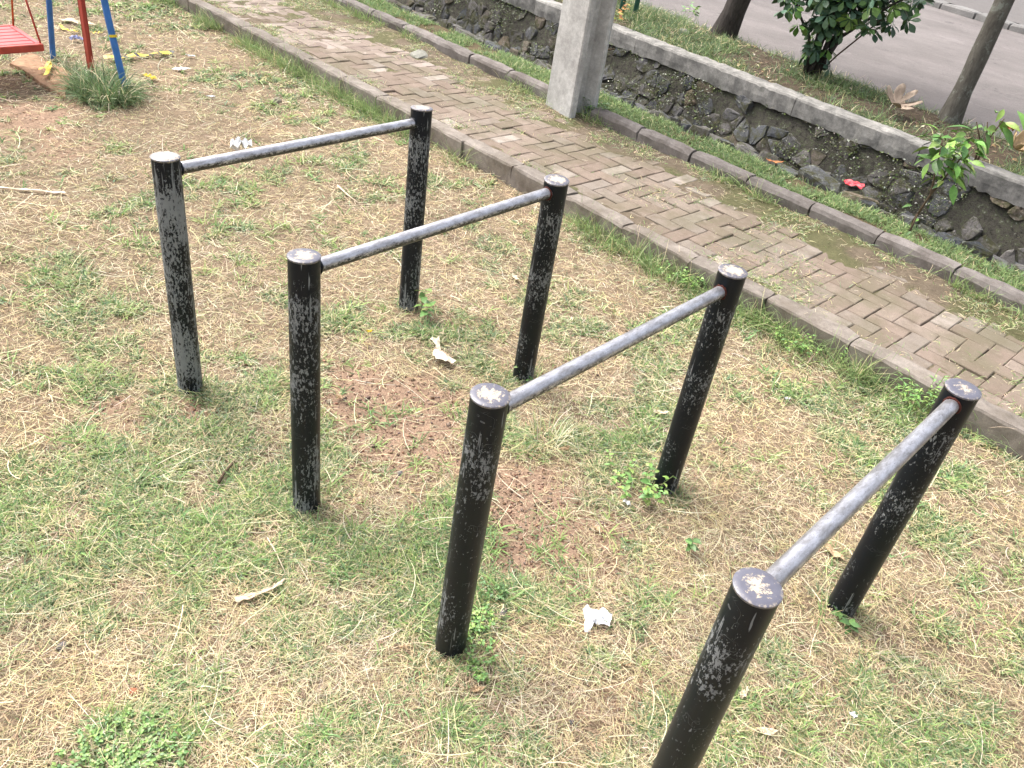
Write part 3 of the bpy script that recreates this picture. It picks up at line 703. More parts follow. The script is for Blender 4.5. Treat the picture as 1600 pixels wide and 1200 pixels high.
parts = [tufts(4800, BB, bdn, bz, (4, 8), (.04, .12), GRN[[0, 1, 2, 5]]*.8, (.0022, .0036), .03, (.3, 1.3), .12, l2)]
P = sample(6000, BB, lambda u, v: (v > v_w(u)+.22)*(v < v_r(u))*(.3+fbm(u*3, v*3, 251))); u, v = P.T; n = len(u)
parts.append(strands(np.stack([u, v, bz(u, v)+.004], 1), rng.uniform(0, 6.28, n), rng.normal(.05, .15, n), rng.uniform(.02, .09, n), rng.uniform(.002, .005, n), pick(STRAW, n)*.5, 3, rng.normal(0, .6, n), 0, bz, .6))
V, Q, C = join(parts)
tag(link('planting_bed_grass', npmesh('planting_bed_grass', V, Q, C), [M_BLADE]), 'rough grass and cut stems on the planting strip', 'grass', None, 'stuff')

def leaf_template(nl=5, fold=.25, tip=1., bend=.25, shape='ovate'):
    "a leaf of unit length along +x, folded on its midrib: 3 rows of verts"
    V = []; xs = np.linspace(0, 1, nl)
    for x in xs:
        if shape == 'ovate': w = .30*math.sin(math.pi*min(1, x**.75))*(1 if x < 1 else 0)
        elif shape == 'elliptic': w = .20*math.sin(math.pi*x**.85)
        elif shape == 'obovate': w = .24*math.sin(math.pi*x**1.7)+.015
        else: w = .13*math.sin(math.pi*x**.8)
        w = max(w, .008); zb = -bend*x*x
        V += [(x, -w, zb+fold*w), (x, 0, zb), (x, w, zb+fold*w)]
    Q = [(3*i+j, 3*i+3+j, 3*i+4+j, 3*i+1+j) for i in range(nl-1) for j in (0, 1)]
    return np.array(V), np.array(Q)
def leaves(T, roots, az, pitch, length, col, roll=0.):
    V0, Q0 = T; N = len(roots); roll = np.broadcast_to(roll, (N,))
    X = np.stack([np.cos(az)*np.cos(pitch), np.sin(az)*np.cos(pitch), np.sin(pitch)], 1); Y = np.stack([-np.sin(az), np.cos(az), 0*az], 1); Zv = np.cross(X, Y)
    Y2 = Y*np.cos(roll)[:, None]+Zv*np.sin(roll)[:, None]; Z2 = np.cross(X, Y2)
    V = roots[:, None]+length[:, None, None]*(V0[None, :, :1]*X[:, None]+V0[None, :, 1:2]*Y2[:, None]+V0[None, :, 2:]*Z2[:, None])
    Q = (Q0[None]+(np.arange(N)*len(V0))[:, None, None]).reshape(-1, 4)
    return V.reshape(-1, 3), Q, np.repeat(col, len(V0), 0)
EL = leaf_template(6, .3, 1, .3, 'elliptic'); OV, OB, LN = leaf_template(), leaf_template(6, .2, 1, .2, 'obovate'), leaf_template(5, .2, 1, .35, 'lance')
# leaf litter, on the planting strip and lightly on the path
P = sample(900, BB, lambda u, v: (v > v_w(u)+.2)*(v < v_r(u))*sstep(.4, .7, fbm(u*2.5, v*2.5, 261))); u, v = P.T; n = len(u)
lit = np.array([[.42, .34, .2], [.30, .2, .1], [.5, .46, .22], [.2, .12, .07], [.55, .5, .38]])
V, Q, C = leaves(OV, np.stack([u, v, bz(u, v)+.012], 1), rng.uniform(0, 6.28, n), rng.normal(.0, .2, n), rng.uniform(.025, .07, n), pick(lit, n), rng.normal(0, .3, n))
tag(link('leaf_litter', npmesh('leaf_litter', V, Q, C), [M_LEAF]), 'scattered small fallen leaves on the planting strip', 'leaf litter', None, 'stuff')
# moss and small ferns on the wall's face, its own part
n = 6500; u = rng.uniform(-8.5, -.2, 16000); z = rng.uniform(-.4, .12, 16000); k = fbm(u*2.5, z*4, 271)+.5*z > .46; u, z = u[k][:n], z[k][:n]; n = len(u)
v = v_w(u)-.03-.24*np.clip((.1-z)/.6, 0, 1)
mc = pick(np.array([[.08, .12, .035], [.12, .17, .04], [.06, .08, .03], [.09, .08, .05], [.28, .29, .24]]), n)
V, Q, C = leaves(OV, np.stack([u, v, z], 1), rng.uniform(3.3, 6.1, n), rng.uniform(-.5, .9, n), rng.uniform(.008, .024, n), mc, rng.normal(0, .5, n))
o = wchild('moss', npmesh('moss', V, Q, C), [M_LEAF]); o['kind'] = 'stuff'

# pebbles and clods
def pebbles(n, box, dens, zf, size, pal):
    P = sample(n, box, dens); V0 = np.array([(0, 0, 1), (.9, 0, .2), (.3, .85, .15), (-.75, .5, .2), (-.7, -.55, .2), (.3, -.85, .15), (0, 0, -.4)], float)
    F0 = np.array([(0, 1, 2), (0, 2, 3), (0, 3, 4), (0, 4, 5), (0, 5, 1), (6, 2, 1), (6, 3, 2), (6, 4, 3), (6, 5, 4), (6, 1, 5)])
    s = rng.gamma(3, size/3, n)+.001; a = rng.uniform(0, 6.28, n); J = 1+rng.normal(0, .18, (n, 7, 3))
    X = V0[None]*J*s[:, None, None]*np.array([1, .85, .6])
    Xr = np.stack([X[..., 0]*np.cos(a)[:, None]-X[..., 1]*np.sin(a)[:, None], X[..., 0]*np.sin(a)[:, None]+X[..., 1]*np.cos(a)[:, None], X[..., 2]], -1)
    Xr += np.stack([P[:, 0], P[:, 1], zf(P[:, 0], P[:, 1])+.001], 1)[:, None]
    return Xr.reshape(-1, 3), (F0[None]+(np.arange(n)*7)[:, None, None]).reshape(-1, 3), np.repeat(pick(pal, n), 7, 0)
SO = np.array([[.36, .22, .15], [.30, .18, .12], [.38, .26, .18], [.26, .2, .16], [.42, .33, .25]])
V, Q, C = pebbles(9000, DBOX, lambda u, v: lod(u, v)[0]*inlawn(u, v)*fromcam(u, v)*(sstep(.1, .6, maps(u, v)[1])+.05), lawn_z, .0032, SO)
V2, Q2, C2 = pebbles(1000, DBOX, lambda u, v: lod(u, v)[0]*inlawn(u, v)*fromcam(u, v)*(sstep(.3, .8, maps(u, v)[1])+.10+.5*sstep(.55, .7, fbm(u*4, v*4, 77))), lawn_z, .0050, SO*.95)
tag(link('soil_crumbs', npmesh('soil_crumbs', np.vstack([V, V2]), np.vstack([Q, Q2+len(V)]), np.vstack([C, C2])), [M_GROUND]), 'crumbs of reddish soil and small stones on the lawn', 'soil crumbs', None, 'stuff')

# ------------------------------------------------------------ single weeds and clumps
def lz(p): return float(lawn_z(np.array(p[0]), np.array(p[1])))
def clump(px, py, n, L0, rad, label, pal=GRN, zf=lawn_z, z0=0., w0=(.0025, .0045), pit=(.4, 1.45), yel=.1, name='grass_clump', cat='grass clump', squash=1.):
    p = at(px, py, z0); a = rng.uniform(0, 6.28, n); r_ = rad*np.sqrt(rng.random(n)); du, dv = r_*np.cos(a), r_*np.sin(a)*squash
    u, v = p[0]+du, p[1]+dv; col = pick(pal, n); y = rng.random(n) < yel; col[y] = pick(STRAW[[1, 4]], y.sum())
    V, Q, C = strands(np.stack([du, dv, zf(u, v)-z0], 1), a+rng.normal(0, .9, n), rng.uniform(*pit, n), rng.uniform(*L0, n), rng.uniform(*w0, n), col, 5, rng.normal(0, .5, n), rng.uniform(.5, 2.0, n), None, .15)
    V[:, 2] = np.maximum(V[:, 2], -.004)
    return tag(link(name, npmesh(name, V, Q, C), [M_BLADE], None, p), label, cat)
BLUEG = np.array([[.13, .20, .09], [.17, .25, .12], [.10, .16, .07], [.24, .32, .16], [.16, .23, .08]])
clump(165, 150, 1100, (.08, .26), .25, 'tall blue-green grass clump around the feet of the swing frame', BLUEG, squash=.7, w0=(.004, .008))
clump(112, 118, 260, (.08, .2), .16, 'grey-green grass clump beside the brown slab under the swing', BLUEG, w0=(.003, .006))
KS = [(478, 88, 'first'), (520, 138, 'second'), (575, 172, 'third'), (620, 205, 'fourth')]
for (px, py, lab), where in zip(KS, ('nearest the top of the picture', 'beside the mossiest kerb stone', 'left of the far post', 'just behind the far left post')):
    clump(px, py, 170, (.08, .2), .16, 'bright grass clump at the near kerb, %s of four from the top left' % lab, GRN[[0, 1, 3]], squash=.35)
clump(770, 262, 45, (.08, .2), .04, 'sparse grass tuft at the kerb right of the farthest post', GRN[[1, 3, 4]])
clump(915, 345, 110, (.05, .14), .10, 'grass tuft at the kerb just right of the second far post', GRN[[0, 1, 3]], squash=.5)
clump(1600, 690, 90, (.08, .2), .10, 'long grass at the kerb in the right edge of the picture', GRN[[0, 1, 3]])
clump(1525, 672, 110, (.08, .22), .12, 'tuft of long grass behind the nearest far post', GRN[[0, 1, 3]], squash=.5)
clump(320, 612, 70, (.05, .12), .07, 'grass tuft at the foot of the heavily chipped post', GRN)
clump(505, 770, 60, (.05, .12), .07, 'grass tuft at the foot of the finely speckled post', GRN[[1, 3]])
clump(852, 692, 130, (.07, .17), .07, 'drooping pale grass tuft on the soil right of the third near post', GRN[[3, 4, 6]], yel=.35)
clump(1395, 412, 60, (.06, .15), .05, 'grass sprouting at the foot of the round-topped kerb', GRN[[1, 3]], zf=lambda u, v: 0*u+.09, z0=.09)
clump(1475, 425, 60, (.06, .17), .05, 'tall grass sprouting over the round-topped kerb near its cracked joint', GRN[[1, 3]], zf=lambda u, v: 0*u+.09, z0=.09)
clump(1535, 440, 50, (.08, .18), .05, 'bright grass blades over the round-topped kerb at the right', GRN[[1, 3]], zf=lambda u, v: 0*u+.09, z0=.09)
clump(1375, 385, 20, (.07, .14), .03, 'few curved blades bending over the round-topped kerb', GRN[[1, 4]], zf=lambda u, v: 0*u+.09, z0=.09)

def tubes(paths, r0, r1, n=6):
    "paths: list of lists of points; one mesh of tapered tubes"
    V, Fc = [], []
    for P, a, b in paths if isinstance(paths[0], tuple) else [(p, r0, r1) for p in paths]:
        P = [Vector(p) for p in P]; base = len(V)
        for i, p in enumerate(P):
            d = (P[min(i+1, len(P)-1)]-P[max(i-1, 0)]).normalized(); x = d.orthogonal().normalized() if i == 0 else (x-d*x.dot(d)).normalized(); y = d.cross(x)
            r_ = a+(b-a)*i/(len(P)-1)
            V += [tuple(p+(x*math.cos(2*math.pi*j/n)+y*math.sin(2*math.pi*j/n))*r_) for j in range(n)]
        for i in range(len(P)-1):
            for j in range(n): Fc.append((base+i*n+j, base+i*n+(j+1) % n, base+(i+1)*n+(j+1) % n, base+(i+1)*n+j))
        Fc += [tuple(base+j for j in range(n-1, -1, -1)), tuple(base+(len(P)-1)*n+j for j in range(n))]
    return V, Fc
M_STEM = plain('green_stem', (.16, .2, .07), .6); M_TWIG = plain('brown_twig', (.12, .085, .055), .8, .2, .4, 60)
def weed(px, py, z0, n, ll, h, label, pal, tmpl=None, leaf_parts=False, rad=.03, name='weed', lean=(0, 0)):
    "a leafy weed: stems rising from the root, leaves in pairs"
    p = at(px, py, z0); root = None; ns = max(1, n//6); paths = []; R_, AZ, PI_, LL = [], [], [], []
    for s_ in range(ns):
        a = random.uniform(0, 6.28); r_ = rad*random.random(); x0, y0 = r_*math.cos(a), r_*math.sin(a)
        hh = h*random.uniform(.6, 1.1); sp = random.uniform(.2, .6)*hh
        x1, y1 = x0+sp*math.cos(a)+lean[0]*hh, y0+sp*math.sin(a)+lean[1]*hh
        paths.append([(x0, y0, -.01), ((x0+x1)/2, (y0+y1)/2, hh*.6), (x1, y1, hh)])
        m = max(3, n//ns)
        for q in range(m):
            t_ = .25+.75*(q+.5)/m; xx, yy = x0+(x1-x0)*t_, y0+(y1-y0)*t_; zz = hh*(t_*1.15 if t_ < .5 else .575+(t_-.5)*.85)
            R_.append((xx, yy, zz)); AZ.append(a+q*2.4+random.gauss(0, .3)); PI_.append(random.uniform(-.1, .6)); LL.append(ll*random.uniform(.65, 1.15))
    R_ = np.array(R_); AZ = np.array(AZ); PI_ = np.array(PI_); LL = np.array(LL); C_ = pick(pal, len(R_), .1)
    tm = tmpl or OV
    if leaf_parts:
        root = tag(empty(name, p), label, 'weed')
        sv, sf = tubes(paths, .0016, .0008); link('stem', pymesh('stem', sv, sf, True), [M_STEM], root)
        for i in range(len(R_)):
            V, Q, C = leaves(tm, R_[i:i+1]*0, AZ[i:i+1], PI_[i:i+1], LL[i:i+1], C_[i:i+1], np.array([random.gauss(0, .2)]))
            link('leaf', npmesh('leaf', V, Q, C, True), [M_LEAF], root, tuple(R_[i]))
        return root
    V, Q, C = leaves(tm, R_, AZ, PI_, LL, C_, rng.normal(0, .25, len(R_)))
    parts_ = [(V, Q, C)]
    for P in paths:
        P = np.array(P); n_ = len(P)
        vv = np.concatenate([P+[0.0012, 0, 0], P-[.0012, 0, 0]]); q = np.array([[i, i+1, n_+i+1, n_+i] for i in range(n_-1)])
        parts_.append((vv, q, np.tile(np.array([[.2, .26, .1]]), (len(vv), 1))))
    V, Q, C = join(parts_)
    return tag(link(name, npmesh(name, V, Q, C, True), [M_LEAF], None, p), label, 'weed')
G1 = np.array([[.18, .33, .09], [.25, .42, .11], [.15, .29, .09], [.33, .46, .13]])
G2 = np.array([[.10, .20, .06], [.14, .26, .08], [.08, .15, .05]])
weed(655, 497, 0, 16, .050, .13, 'broad-leaved weed at the foot of the farthest post', G1, leaf_parts=True, rad=.03)
weed(998, 772, 0, 60, .030, .10, 'leafy weed clump at the foot of the third far post', G1, rad=.08)
weed(975, 745, 0, 40, .022, .08, 'small-leaved weed left of the third far post', G1, rad=.07)
weed(1075, 868, 0, 8, .034, .07, 'small lone sprout of paired leaves on the straw', G2, leaf_parts=True, rad=.01)
weed(1435, 640, 0, 240, .030, .16, 'bushy narrow-leaved weed against the kerb left of the nearest far post', G1, LN, rad=.09)
weed(1130, 452, 0, 260, .026, .09, 'low leafy weeds at the kerb left of the third far post', G2, rad=.13)
weed(1060, 440, 0, 130, .022, .07, 'creeping weed in the angle of lawn and kerb', G1, rad=.10)
weed(1245, 545, 0, 120, .022, .07, 'creeping yellow-green weed along the kerb', G1, rad=.10)
weed(1310, 565, 0, 16, .020, .10, 'sprig of round leaves by the cracked kerb joint', G1, leaf_parts=True, rad=.02)
weed(742, 990, 0, 240, .014, .04, 'bright low weed hugging the foot of the third near post', G1, rad=.07)
weed(770, 935, 0, 130, .013, .03, 'rounded clover-like weed right of the third near post', G2, rad=.05)
weed(745, 1045, 0, 160, .013, .03, 'second bright weed patch in front of the third near post', G1, rad=.05)
weed(1325, 972, 0, 14, .036, .04, 'flat dark weed at the foot of the nearest far post', G2, leaf_parts=True, rad=.03)
weed(925, 185, .1, 200, .030, .14, 'dark leafy plant at the foot of the utility pole', G2, rad=.09)
weed(818, 590, 0, 30, .022, .07, 'leafy sprigs hiding the foot of the second far post', G2, rad=.05)
weed(190, 1212, 0, 2000, .013, .022, 'dense dark green clover patch at the lower left corner', G1*.75, rad=.16)
weed(955, 40, .2, 60, .06, .25, 'yellow and orange leafed plant behind the utility pole', np.array([[.45, .22, .04], [.4, .35, .06], [.2, .28, .06], [.35, .1, .03]]), rad=.12)
weed(1075, 25, .2, 30, .06, .12, 'low pale green plant on the road edge', G1, rad=.1)

# ------------------------------------------------------------ trees and saplings behind the wall
t = NT('bark_dark'); oc = t.coord('Object', (1, 1, .3)); n1 = t.noise(30, 8, .75, oc); n2 = t.noise(14, 5, .7, t.coord('Object'))
c = t.ramp(n1, [(.3, (.025, .022, .02)), (.6, (.075, .065, .06)), (.8, (.16, .15, .14))]); t.bump(n1, .01, 1); M_BARK = t.out(c, .9, .15)
t = NT('bark_grey'); oc = t.coord('Object', (1, 1, .3)); n1 = t.noise(30, 8, .75, oc)
c = t.ramp(n1, [(.3, (.07, .062, .052)), (.6, (.15, .14, .12)), (.8, (.25, .26, .23))]); c = t.mix(t.ramp(t.noise(9, 6, .75, t.coord('Object')), [(.54, 0.), (.62, .7)]), c, (.27, .29, .25)); t.bump(n1, .012, 1); M_BARK2 = t.out(c, .9, .15)
def tree(px, py, z0, r0, top, mat, label, seed):
    p = at(px, py, z0-.02); root = tag(empty('street_tree', p), label, 'tree'); rs = random.Random(seed)
    P = []; H = 3.6
    for i in range(13):
        t_ = i/12; P.append((top[0]*t_+.04*math.sin(3*t_+seed), top[1]*t_+.03*math.sin(4*t_), H*t_-.03))
    V, Fc = [], []
    n = 14
    for i, q in enumerate(P):
        r_ = r0*(1-.5*i/12)*(1.25 if i == 0 else 1)
        V += [(q[0]+r_*math.cos(6.283*j/n)*(1+.06*rs.gauss(0, 1)), q[1]+r_*math.sin(6.283*j/n)*(1+.06*rs.gauss(0, 1)), q[2]) for j in range(n)]
    Fc = [(i*n+j, i*n+(j+1) % n, (i+1)*n+(j+1) % n, (i+1)*n+j) for i in range(12) for j in range(n)]
    link('trunk', pymesh('trunk', V, Fc, True), [mat], root)
    tips = []; paths = []
    for b in range(9):
        q = Vector(P[8+b % 5]); a = b*2.4; e = q+Vector((math.cos(a)*rs.uniform(.5, 1.1), math.sin(a)*rs.uniform(.5, 1.1), rs.uniform(.4, 1.1)))
        paths.append(([q, (q+e)/2+Vector((0, 0, .05)), e], .03, .008)); tips += [e, (q+e)/2]
    V, Fc = tubes(paths, 0, 0); link('branches', pymesh('branches', V, Fc, True), [mat], root).name = 'branch'
    m = 2600; T_ = np.array([tuple(tips[i]) for i in rng.integers(0, len(tips), m)])+rng.normal(0, .28, (m, 3))
    V, Q, C = leaves(OV, T_, rng.uniform(0, 6.28, m), rng.normal(-.2, .5, m), rng.uniform(.06, .12, m), pick(np.array([[.06, .11, .03], [.09, .15, .04], [.05, .08, .03]]), m), rng.normal(0, .5, m))
    link('crown', npmesh('crown', V, Q, C), [M_LEAF], root)
    return root
tree(1124, 56, .2, .125, (.55, .1), M_BARK, 'dark thick tree trunk leaning right beside the road', 1)
tree(1474, 190, .2, .083, (.10, .15), M_BARK2, 'slender grey tree trunk between the lobed dead leaf and the road', 2)

# schefflera-like shrub
sp_ = at(1265, 118, .2); root = tag(empty('shrub', sp_), 'dark glossy shrub with whorled leaves and several stems by the road', 'shrub')
paths = []; tips = []
rs = random.Random(5)
rt = Vector((cr[0], cr[1], 0)).normalized(); fw = Vector((cf[0], cf[1], 0)).normalized()
for (dx, dz, dy) in [(-.12, 1.0, 0), (-.02, 1.2, .05), (.14, 1.15, 0), (.36, .95, -.05), (.50, .80, .05), (.0, .9, -.12), (-.30, .62, .0), (.40, .75, -.1), (-.1, 1.3, .1)]:
    e = rt*dx*1.25+fw*dy*1.5+Vector((0, 0, dz)); s0 = rt*rs.uniform(-.06, .07)+fw*rs.uniform(-.04, .04)
    mid = s0.lerp(e, .45)+Vector((0, 0, .06))-rt*dx*.25
    paths.append(([s0, s0.lerp(mid, .5), mid, mid.lerp(e, .5), e], rs.uniform(.020, .032), .008)); tips += [mid, mid.lerp(e, .4), mid.lerp(e, .75), e]
    for b in range(2):
        q = mid.lerp(e, rs.uniform(.1, .7)); e2 = q+rt*rs.uniform(-.3, .35)+fw*rs.uniform(-.25, .25)+Vector((0, 0, rs.uniform(.05, .3)))
        paths.append(([q, q.lerp(e2, .5)+Vector((0, 0, .02)), e2], .010, .005)); tips += [e2, e2]
V, Fc = tubes(paths, 0, 0, 8); link('stem', pymesh('stem', V, Fc, True), [M_BARK], root)
V, Fc = tubes([([rt*.05, rt*.20+Vector((0, 0, .22)), rt*.33+Vector((0, 0, .38)), rt*.52+Vector((0, 0, .62))], .009, .007)], 0, 0, 7); link('prop_stick', pymesh('prop_stick', V, Fc, True), [M_TWIG], root)
DG = np.array([[.07, .135, .07], [.09, .165, .08], [.055, .11, .055], [.14, .24, .075], [.075, .15, .095]])
def whorl(seed, pal):
    rs_ = np.random.default_rng(seed); n = 7; a = np.arange(n)*6.283/n+rs_.normal(0, .1, n)
    r_ = np.zeros((n, 3))+[0, 0, .03]+.012*np.stack([np.cos(a), np.sin(a), 0*a], 1)
    V, Q, C = leaves(OB, r_, a, rs_.normal(-.35, .2, n), rs_.uniform(.085, .13, n), pick(pal, n, .12), rs_.normal(0, .15, n))
    return npmesh('leaf', V, Q, C, True)
WH = [whorl(s_, DG) for s_ in range(6)]+[whorl(20+s_, np.array([[.12, .24, .05], [.17, .30, .07]])) for s_ in range(2)]
for i in range(235):
    tp = tips[rs.randrange(len(tips))]
    if tp.z > 1.05 and rs.random() < .7: tp = tips[rs.randrange(len(tips))]
    q = tp+Vector((rs.gauss(0, .12), rs.gauss(0, .12), rs.gauss(0, .11)))
    if i % 9 == 0: q = rt*rs.uniform(-.1, .12)+fw*rs.uniform(-.12, -.02)+Vector((0, 0, rs.uniform(.08, .7)))
    link('leaf', WH[rs.choice([0, 1, 2, 3, 4, 5, 0, 1, 2, 6, 7])], [M_LEAF], root, q, (rs.gauss(0, .5), rs.gauss(0, .5), rs.uniform(0, 6)))

# saplings with large leaves: each leaf a part
def sapling(base, tips_, label, n, ll, pal, seed, name='sapling', extra=0):
    rs = random.Random(seed); root = tag(empty(name, base), label, 'sapling')
    V, Fc = tubes([([Vector((0, 0, -.02))]+[Vector(x) for x in tip], .009, .004) for tip in tips_], 0, 0, 7); link('stem', pymesh('stem', V, Fc, True), [M_TWIG], root)
    for i in range(n):
        tip = Vector(tips_[i % len(tips_)][-1]); q = tip+Vector((rs.gauss(0, .035), rs.gauss(0, .035), rs.uniform(-.14, .08)))
        a = math.atan2(q.y-tip.y, q.x-tip.x)+rs.gauss(0, .8); L = ll*rs.uniform(.6, 1.15)
        c_ = pick(pal, 1, .15)
        V, Q, C = leaves(EL, np.zeros((1, 3)), np.array([a]), np.array([rs.uniform(-.8, .45)]), np.array([L]), c_, np.array([rs.gauss(0, .4)]))
        link('leaf', npmesh('leaf', V, Q, C, True), [M_LEAF], root, q)
    return root
SG = np.array([[.13, .27, .05], [.20, .37, .07], [.09, .19, .05], [.28, .45, .10], [.11, .22, .06], [.3, .42, .12]])
b0 = at(1423, 350, .16)
tp = rt*.08+Vector((0, 0, .44)); tp2 = rt*.17+Vector((0, 0, .50))+fw*.05; tp3 = rt*-.03+Vector((0, 0, .52))
sapling(b0, [[rt*.04+Vector((0, 0, .2)), tp], [rt*.04+Vector((0, 0, .2)), tp2], [rt*.04+Vector((0, 0, .2)), tp3]], 'bright green sapling with drooping leaves growing at the lip of the drain', 125, .105, SG, 3)
sapling(at(1420, 365, .16), [[Vector((0, 0, .13))]], 'tiny four-leaved seedling at the foot of the bright sapling', 4, .07, SG, 4, 'seedling')
b1 = at(1522, 262, .2)
sapling(b1, [[Vector((0, 0, .2)), rt*-.06+Vector((0, 0, .34))], [Vector((0, 0, .2)), rt*.05+Vector((0, 0, .38))], [rt*-.05+Vector((0, 0, .2)), rt*-.14+Vector((0, 0, .33))]], 'larger-leaved sapling behind the coping at right', 22, .15, SG, 8)

# green stakes behind the pole
M_TEAL = plain('teal_paint', (.06, .17, .15), .5, .3, .35, 25)
for px, lab in ((969, 'left'), (991, 'right')):
    p = at(px, 26, .2); V, Fc = tubes([([(0, 0, -.05), (.01, 0, .8), (.02, 0, 1.6)], .028, .024)], 0, 0, 10)
    tag(link('green_stake', pymesh('green_stake', V, Fc, True), [M_TEAL], None, p), '%s one of two teal green stakes by the road behind the pole' % lab, 'stake', 'teal stakes')
# root hanging down the wall
p = Vector(at(962, 128, .0)); vv = float(v_w(np.array(-5.4)))
hv = [(-5.12, vv-.07, .08), (-5.28, vv-.10, .03), (-5.38, vv-.13, -.06), (-5.40, vv-.19, -.16), (-5.45, vv-.25, -.24), (-5.42, vv-.30, -.30)]
V, Fc = tubes([(hv, .008, .006)], 0, 0, 6); tag(link('hanging_root', pymesh('hanging_root', V, Fc, True), [M_TWIG]), 'thin dark root looping down the wall right of the pole', 'root')

# ------------------------------------------------------------ swing
M_BLUE = plain('blue_paint', (.035, .17, .50), .4, .5, .3, 12); M_RED = plain('red_paint', (.46, .065, .045), .45, .4, .3, 12); M_PINK = plain('faded_red_paint', (.58, .10, .10), .5, .3, .2, 12)
M_ORANGE = plain('orange_rod', (.40, .12, .035), .6, .3, .5, 25); M_YEL = plain('yellow_tape', (.75, .55, .03), .45, .4, .12, 40); M_BLK = plain('black_tape', (.02, .02, .02), .45)
fu = at(143, 112); fl = at(82, 90); fr = at(198, 143)
sw = tag(empty('swing_set', fu), 'swing frame with two blue legs and a flat red post in tall grass', 'swing set')
ap = Vector((fu[0], fu[1]-.02, 2.25))
def bar_between(a, b, wx, wy, mat, name, parent, bend=0):
    a, b = Vector(a), Vector(b); d = (b-a).normalized(); y = Vector((0, 1, 0)); x = y.cross(d).normalized(); y = d.cross(x)
    V = []
    for t_ in (0, .12, .35, .7, 1):
        c_ = a.lerp(b, t_)+x*bend*math.sin(t_*math.pi)
        for sx, sy in ((-1, -1), (1, -1), (1, 1), (-1, 1)):
            for q in ((.82, 1), (1, .82)) if sx*sy > 0 else ((1, .82), (.82, 1)): V.append(tuple(c_+x*sx*wx/2*q[0]+y*sy*wy/2*q[1]-parent.location))
    k = 8; Fc = [(i*k+j, i*k+(j+1) % k, (i+1)*k+(j+1) % k, (i+1)*k+j) for i in range(4) for j in range(k)]+[tuple(range(k-1, -1, -1)), tuple(4*k+j for j in range(k))]
    return link(name, pymesh(name, V, Fc), [mat], parent)
bar_between(fu-[0, 0, .05], (fu[0]+.02, fu[1], 2.25), .062, .03, M_RED, 'post', sw)
def tube_between(a, b, r_, mat, name, parent, mid=None):
    P = [Vector(a), Vector(b)] if mid is None else [Vector(a), Vector(mid), Vector(b)]
    if len(P) == 2: P = [P[0].lerp(P[1], i/4) for i in range(5)]
    V, Fc = tubes([([p-parent.location for p in P], r_, r_)], 0, 0, 14)
    return link(name, autosmooth(pymesh(name, V, Fc)), [mat], parent)
tube_between(fl-[0, 0, .05], ap+Vector((-.03, 0, 0)), .019, M_BLUE, 'leg', sw)
lr = tube_between(fr-[0, 0, .05], ap+Vector((.03, 0, 0)), .022, M_BLUE, 'leg', sw, (fr[0]-.11, fr[1]-.01, .42))
# the beam runs towards -Y, second frame there (out of the picture)
tube_between(ap+Vector((0, .1, 0)), ap+Vector((0, -2.3, 0)), .03, M_BLUE, 'beam', sw)
tube_between((fl[0], fl[1]-2.2, -.05), ap+Vector((-.03, -2.2, 0)), .019, M_BLUE, 'leg', sw)
tube_between((fr[0], fr[1]-2.2, -.05), ap+Vector((.03, -2.2, 0)), .022, M_BLUE, 'leg', sw)
# tape tied round the right leg
q = Vector(fr).lerp(ap, .0); tb = Vector((fr[0]-.085, fr[1]-.006, .34))
V, Fc = cyl(.0245, .0245, -.008, .008, 14, 2); link('tape_band', pymesh('tape_band', V, Fc), [M_YEL], sw, tb-sw.location, (0, R(-12), 0))
# seat: frame rails and slats
c0 = at(62, 70, .27); c1 = at(22, 38, .27); uc = (c0[0]+c1[0])/2; hw = abs(c0[0]-c1[0])/2; vt = max(c0[1], c1[1])-.01
seat = tag(empty('hanging_swing', (uc, vt-.25, .25)), 'red slatted swing seat hanging on thin rods at the left edge', 'swing')
def box(name, cx, cy, cz, lx, ly, lz_, mat, parent):
    b_ = .004; V = []
    for z, i in ((-lz_/2, b_), (-lz_/2+b_, 0), (lz_/2-b_, 0), (lz_/2, b_)):
        V += [(sx*(lx/2-i), sy*(ly/2-i), z) for sx, sy in ((-1, -1), (1, -1), (1, 1), (-1, 1))]
    Fc = [(a*4+j, a*4+(j+1) % 4, (a+1)*4+(j+1) % 4, (a+1)*4+j) for a in range(3) for j in range(4)]+[(3, 2, 1, 0), (12, 13, 14, 15)]
    return link(name, pymesh(name, V, Fc), [mat], parent, (cx, cy, cz))
box('rail', hw-.016, 0, 0, .032, .5, .045, M_RED, seat); box('rail', -hw+.016, 0, 0, .032, .5, .045, M_RED, seat)
box('rail', 0, .234, 0, 2*hw-.07, .032, .045, M_PINK, seat); box('rail', 0, -.234, 0, 2*hw-.07, .032, .045, M_RED, seat)
nsl = 6; pit = (2*hw-.075)/nsl
for i in range(nsl): box('slat', -hw+.0375+pit*(i+.5), 0, .014, pit-.008, .43, .014, M_PINK, seat)
a_ = Vector((0, .235, .5))
for sx, m_ in ((hw-.012, M_RED), (-hw+.012, M_ORANGE)):
    for sy in (1, -1):
        V, Fc = tubes([([Vector((sx, .245*sy, -.02)), Vector((sx*.5, .24*sy, .25)), Vector((0, .235*sy, .5))], .0065, .0065)], 0, 0, 8); link('rod', pymesh('rod', V, Fc, True), [m_], seat)
for sy in (1, -1):
    V, Fc = tubes([([Vector((0, .235*sy, .5)), Vector((0, .235*sy, 2.0))], .006, .006)], 0, 0, 8); link('chain', pymesh('chain', V, Fc, True), [M_ORANGE], seat)

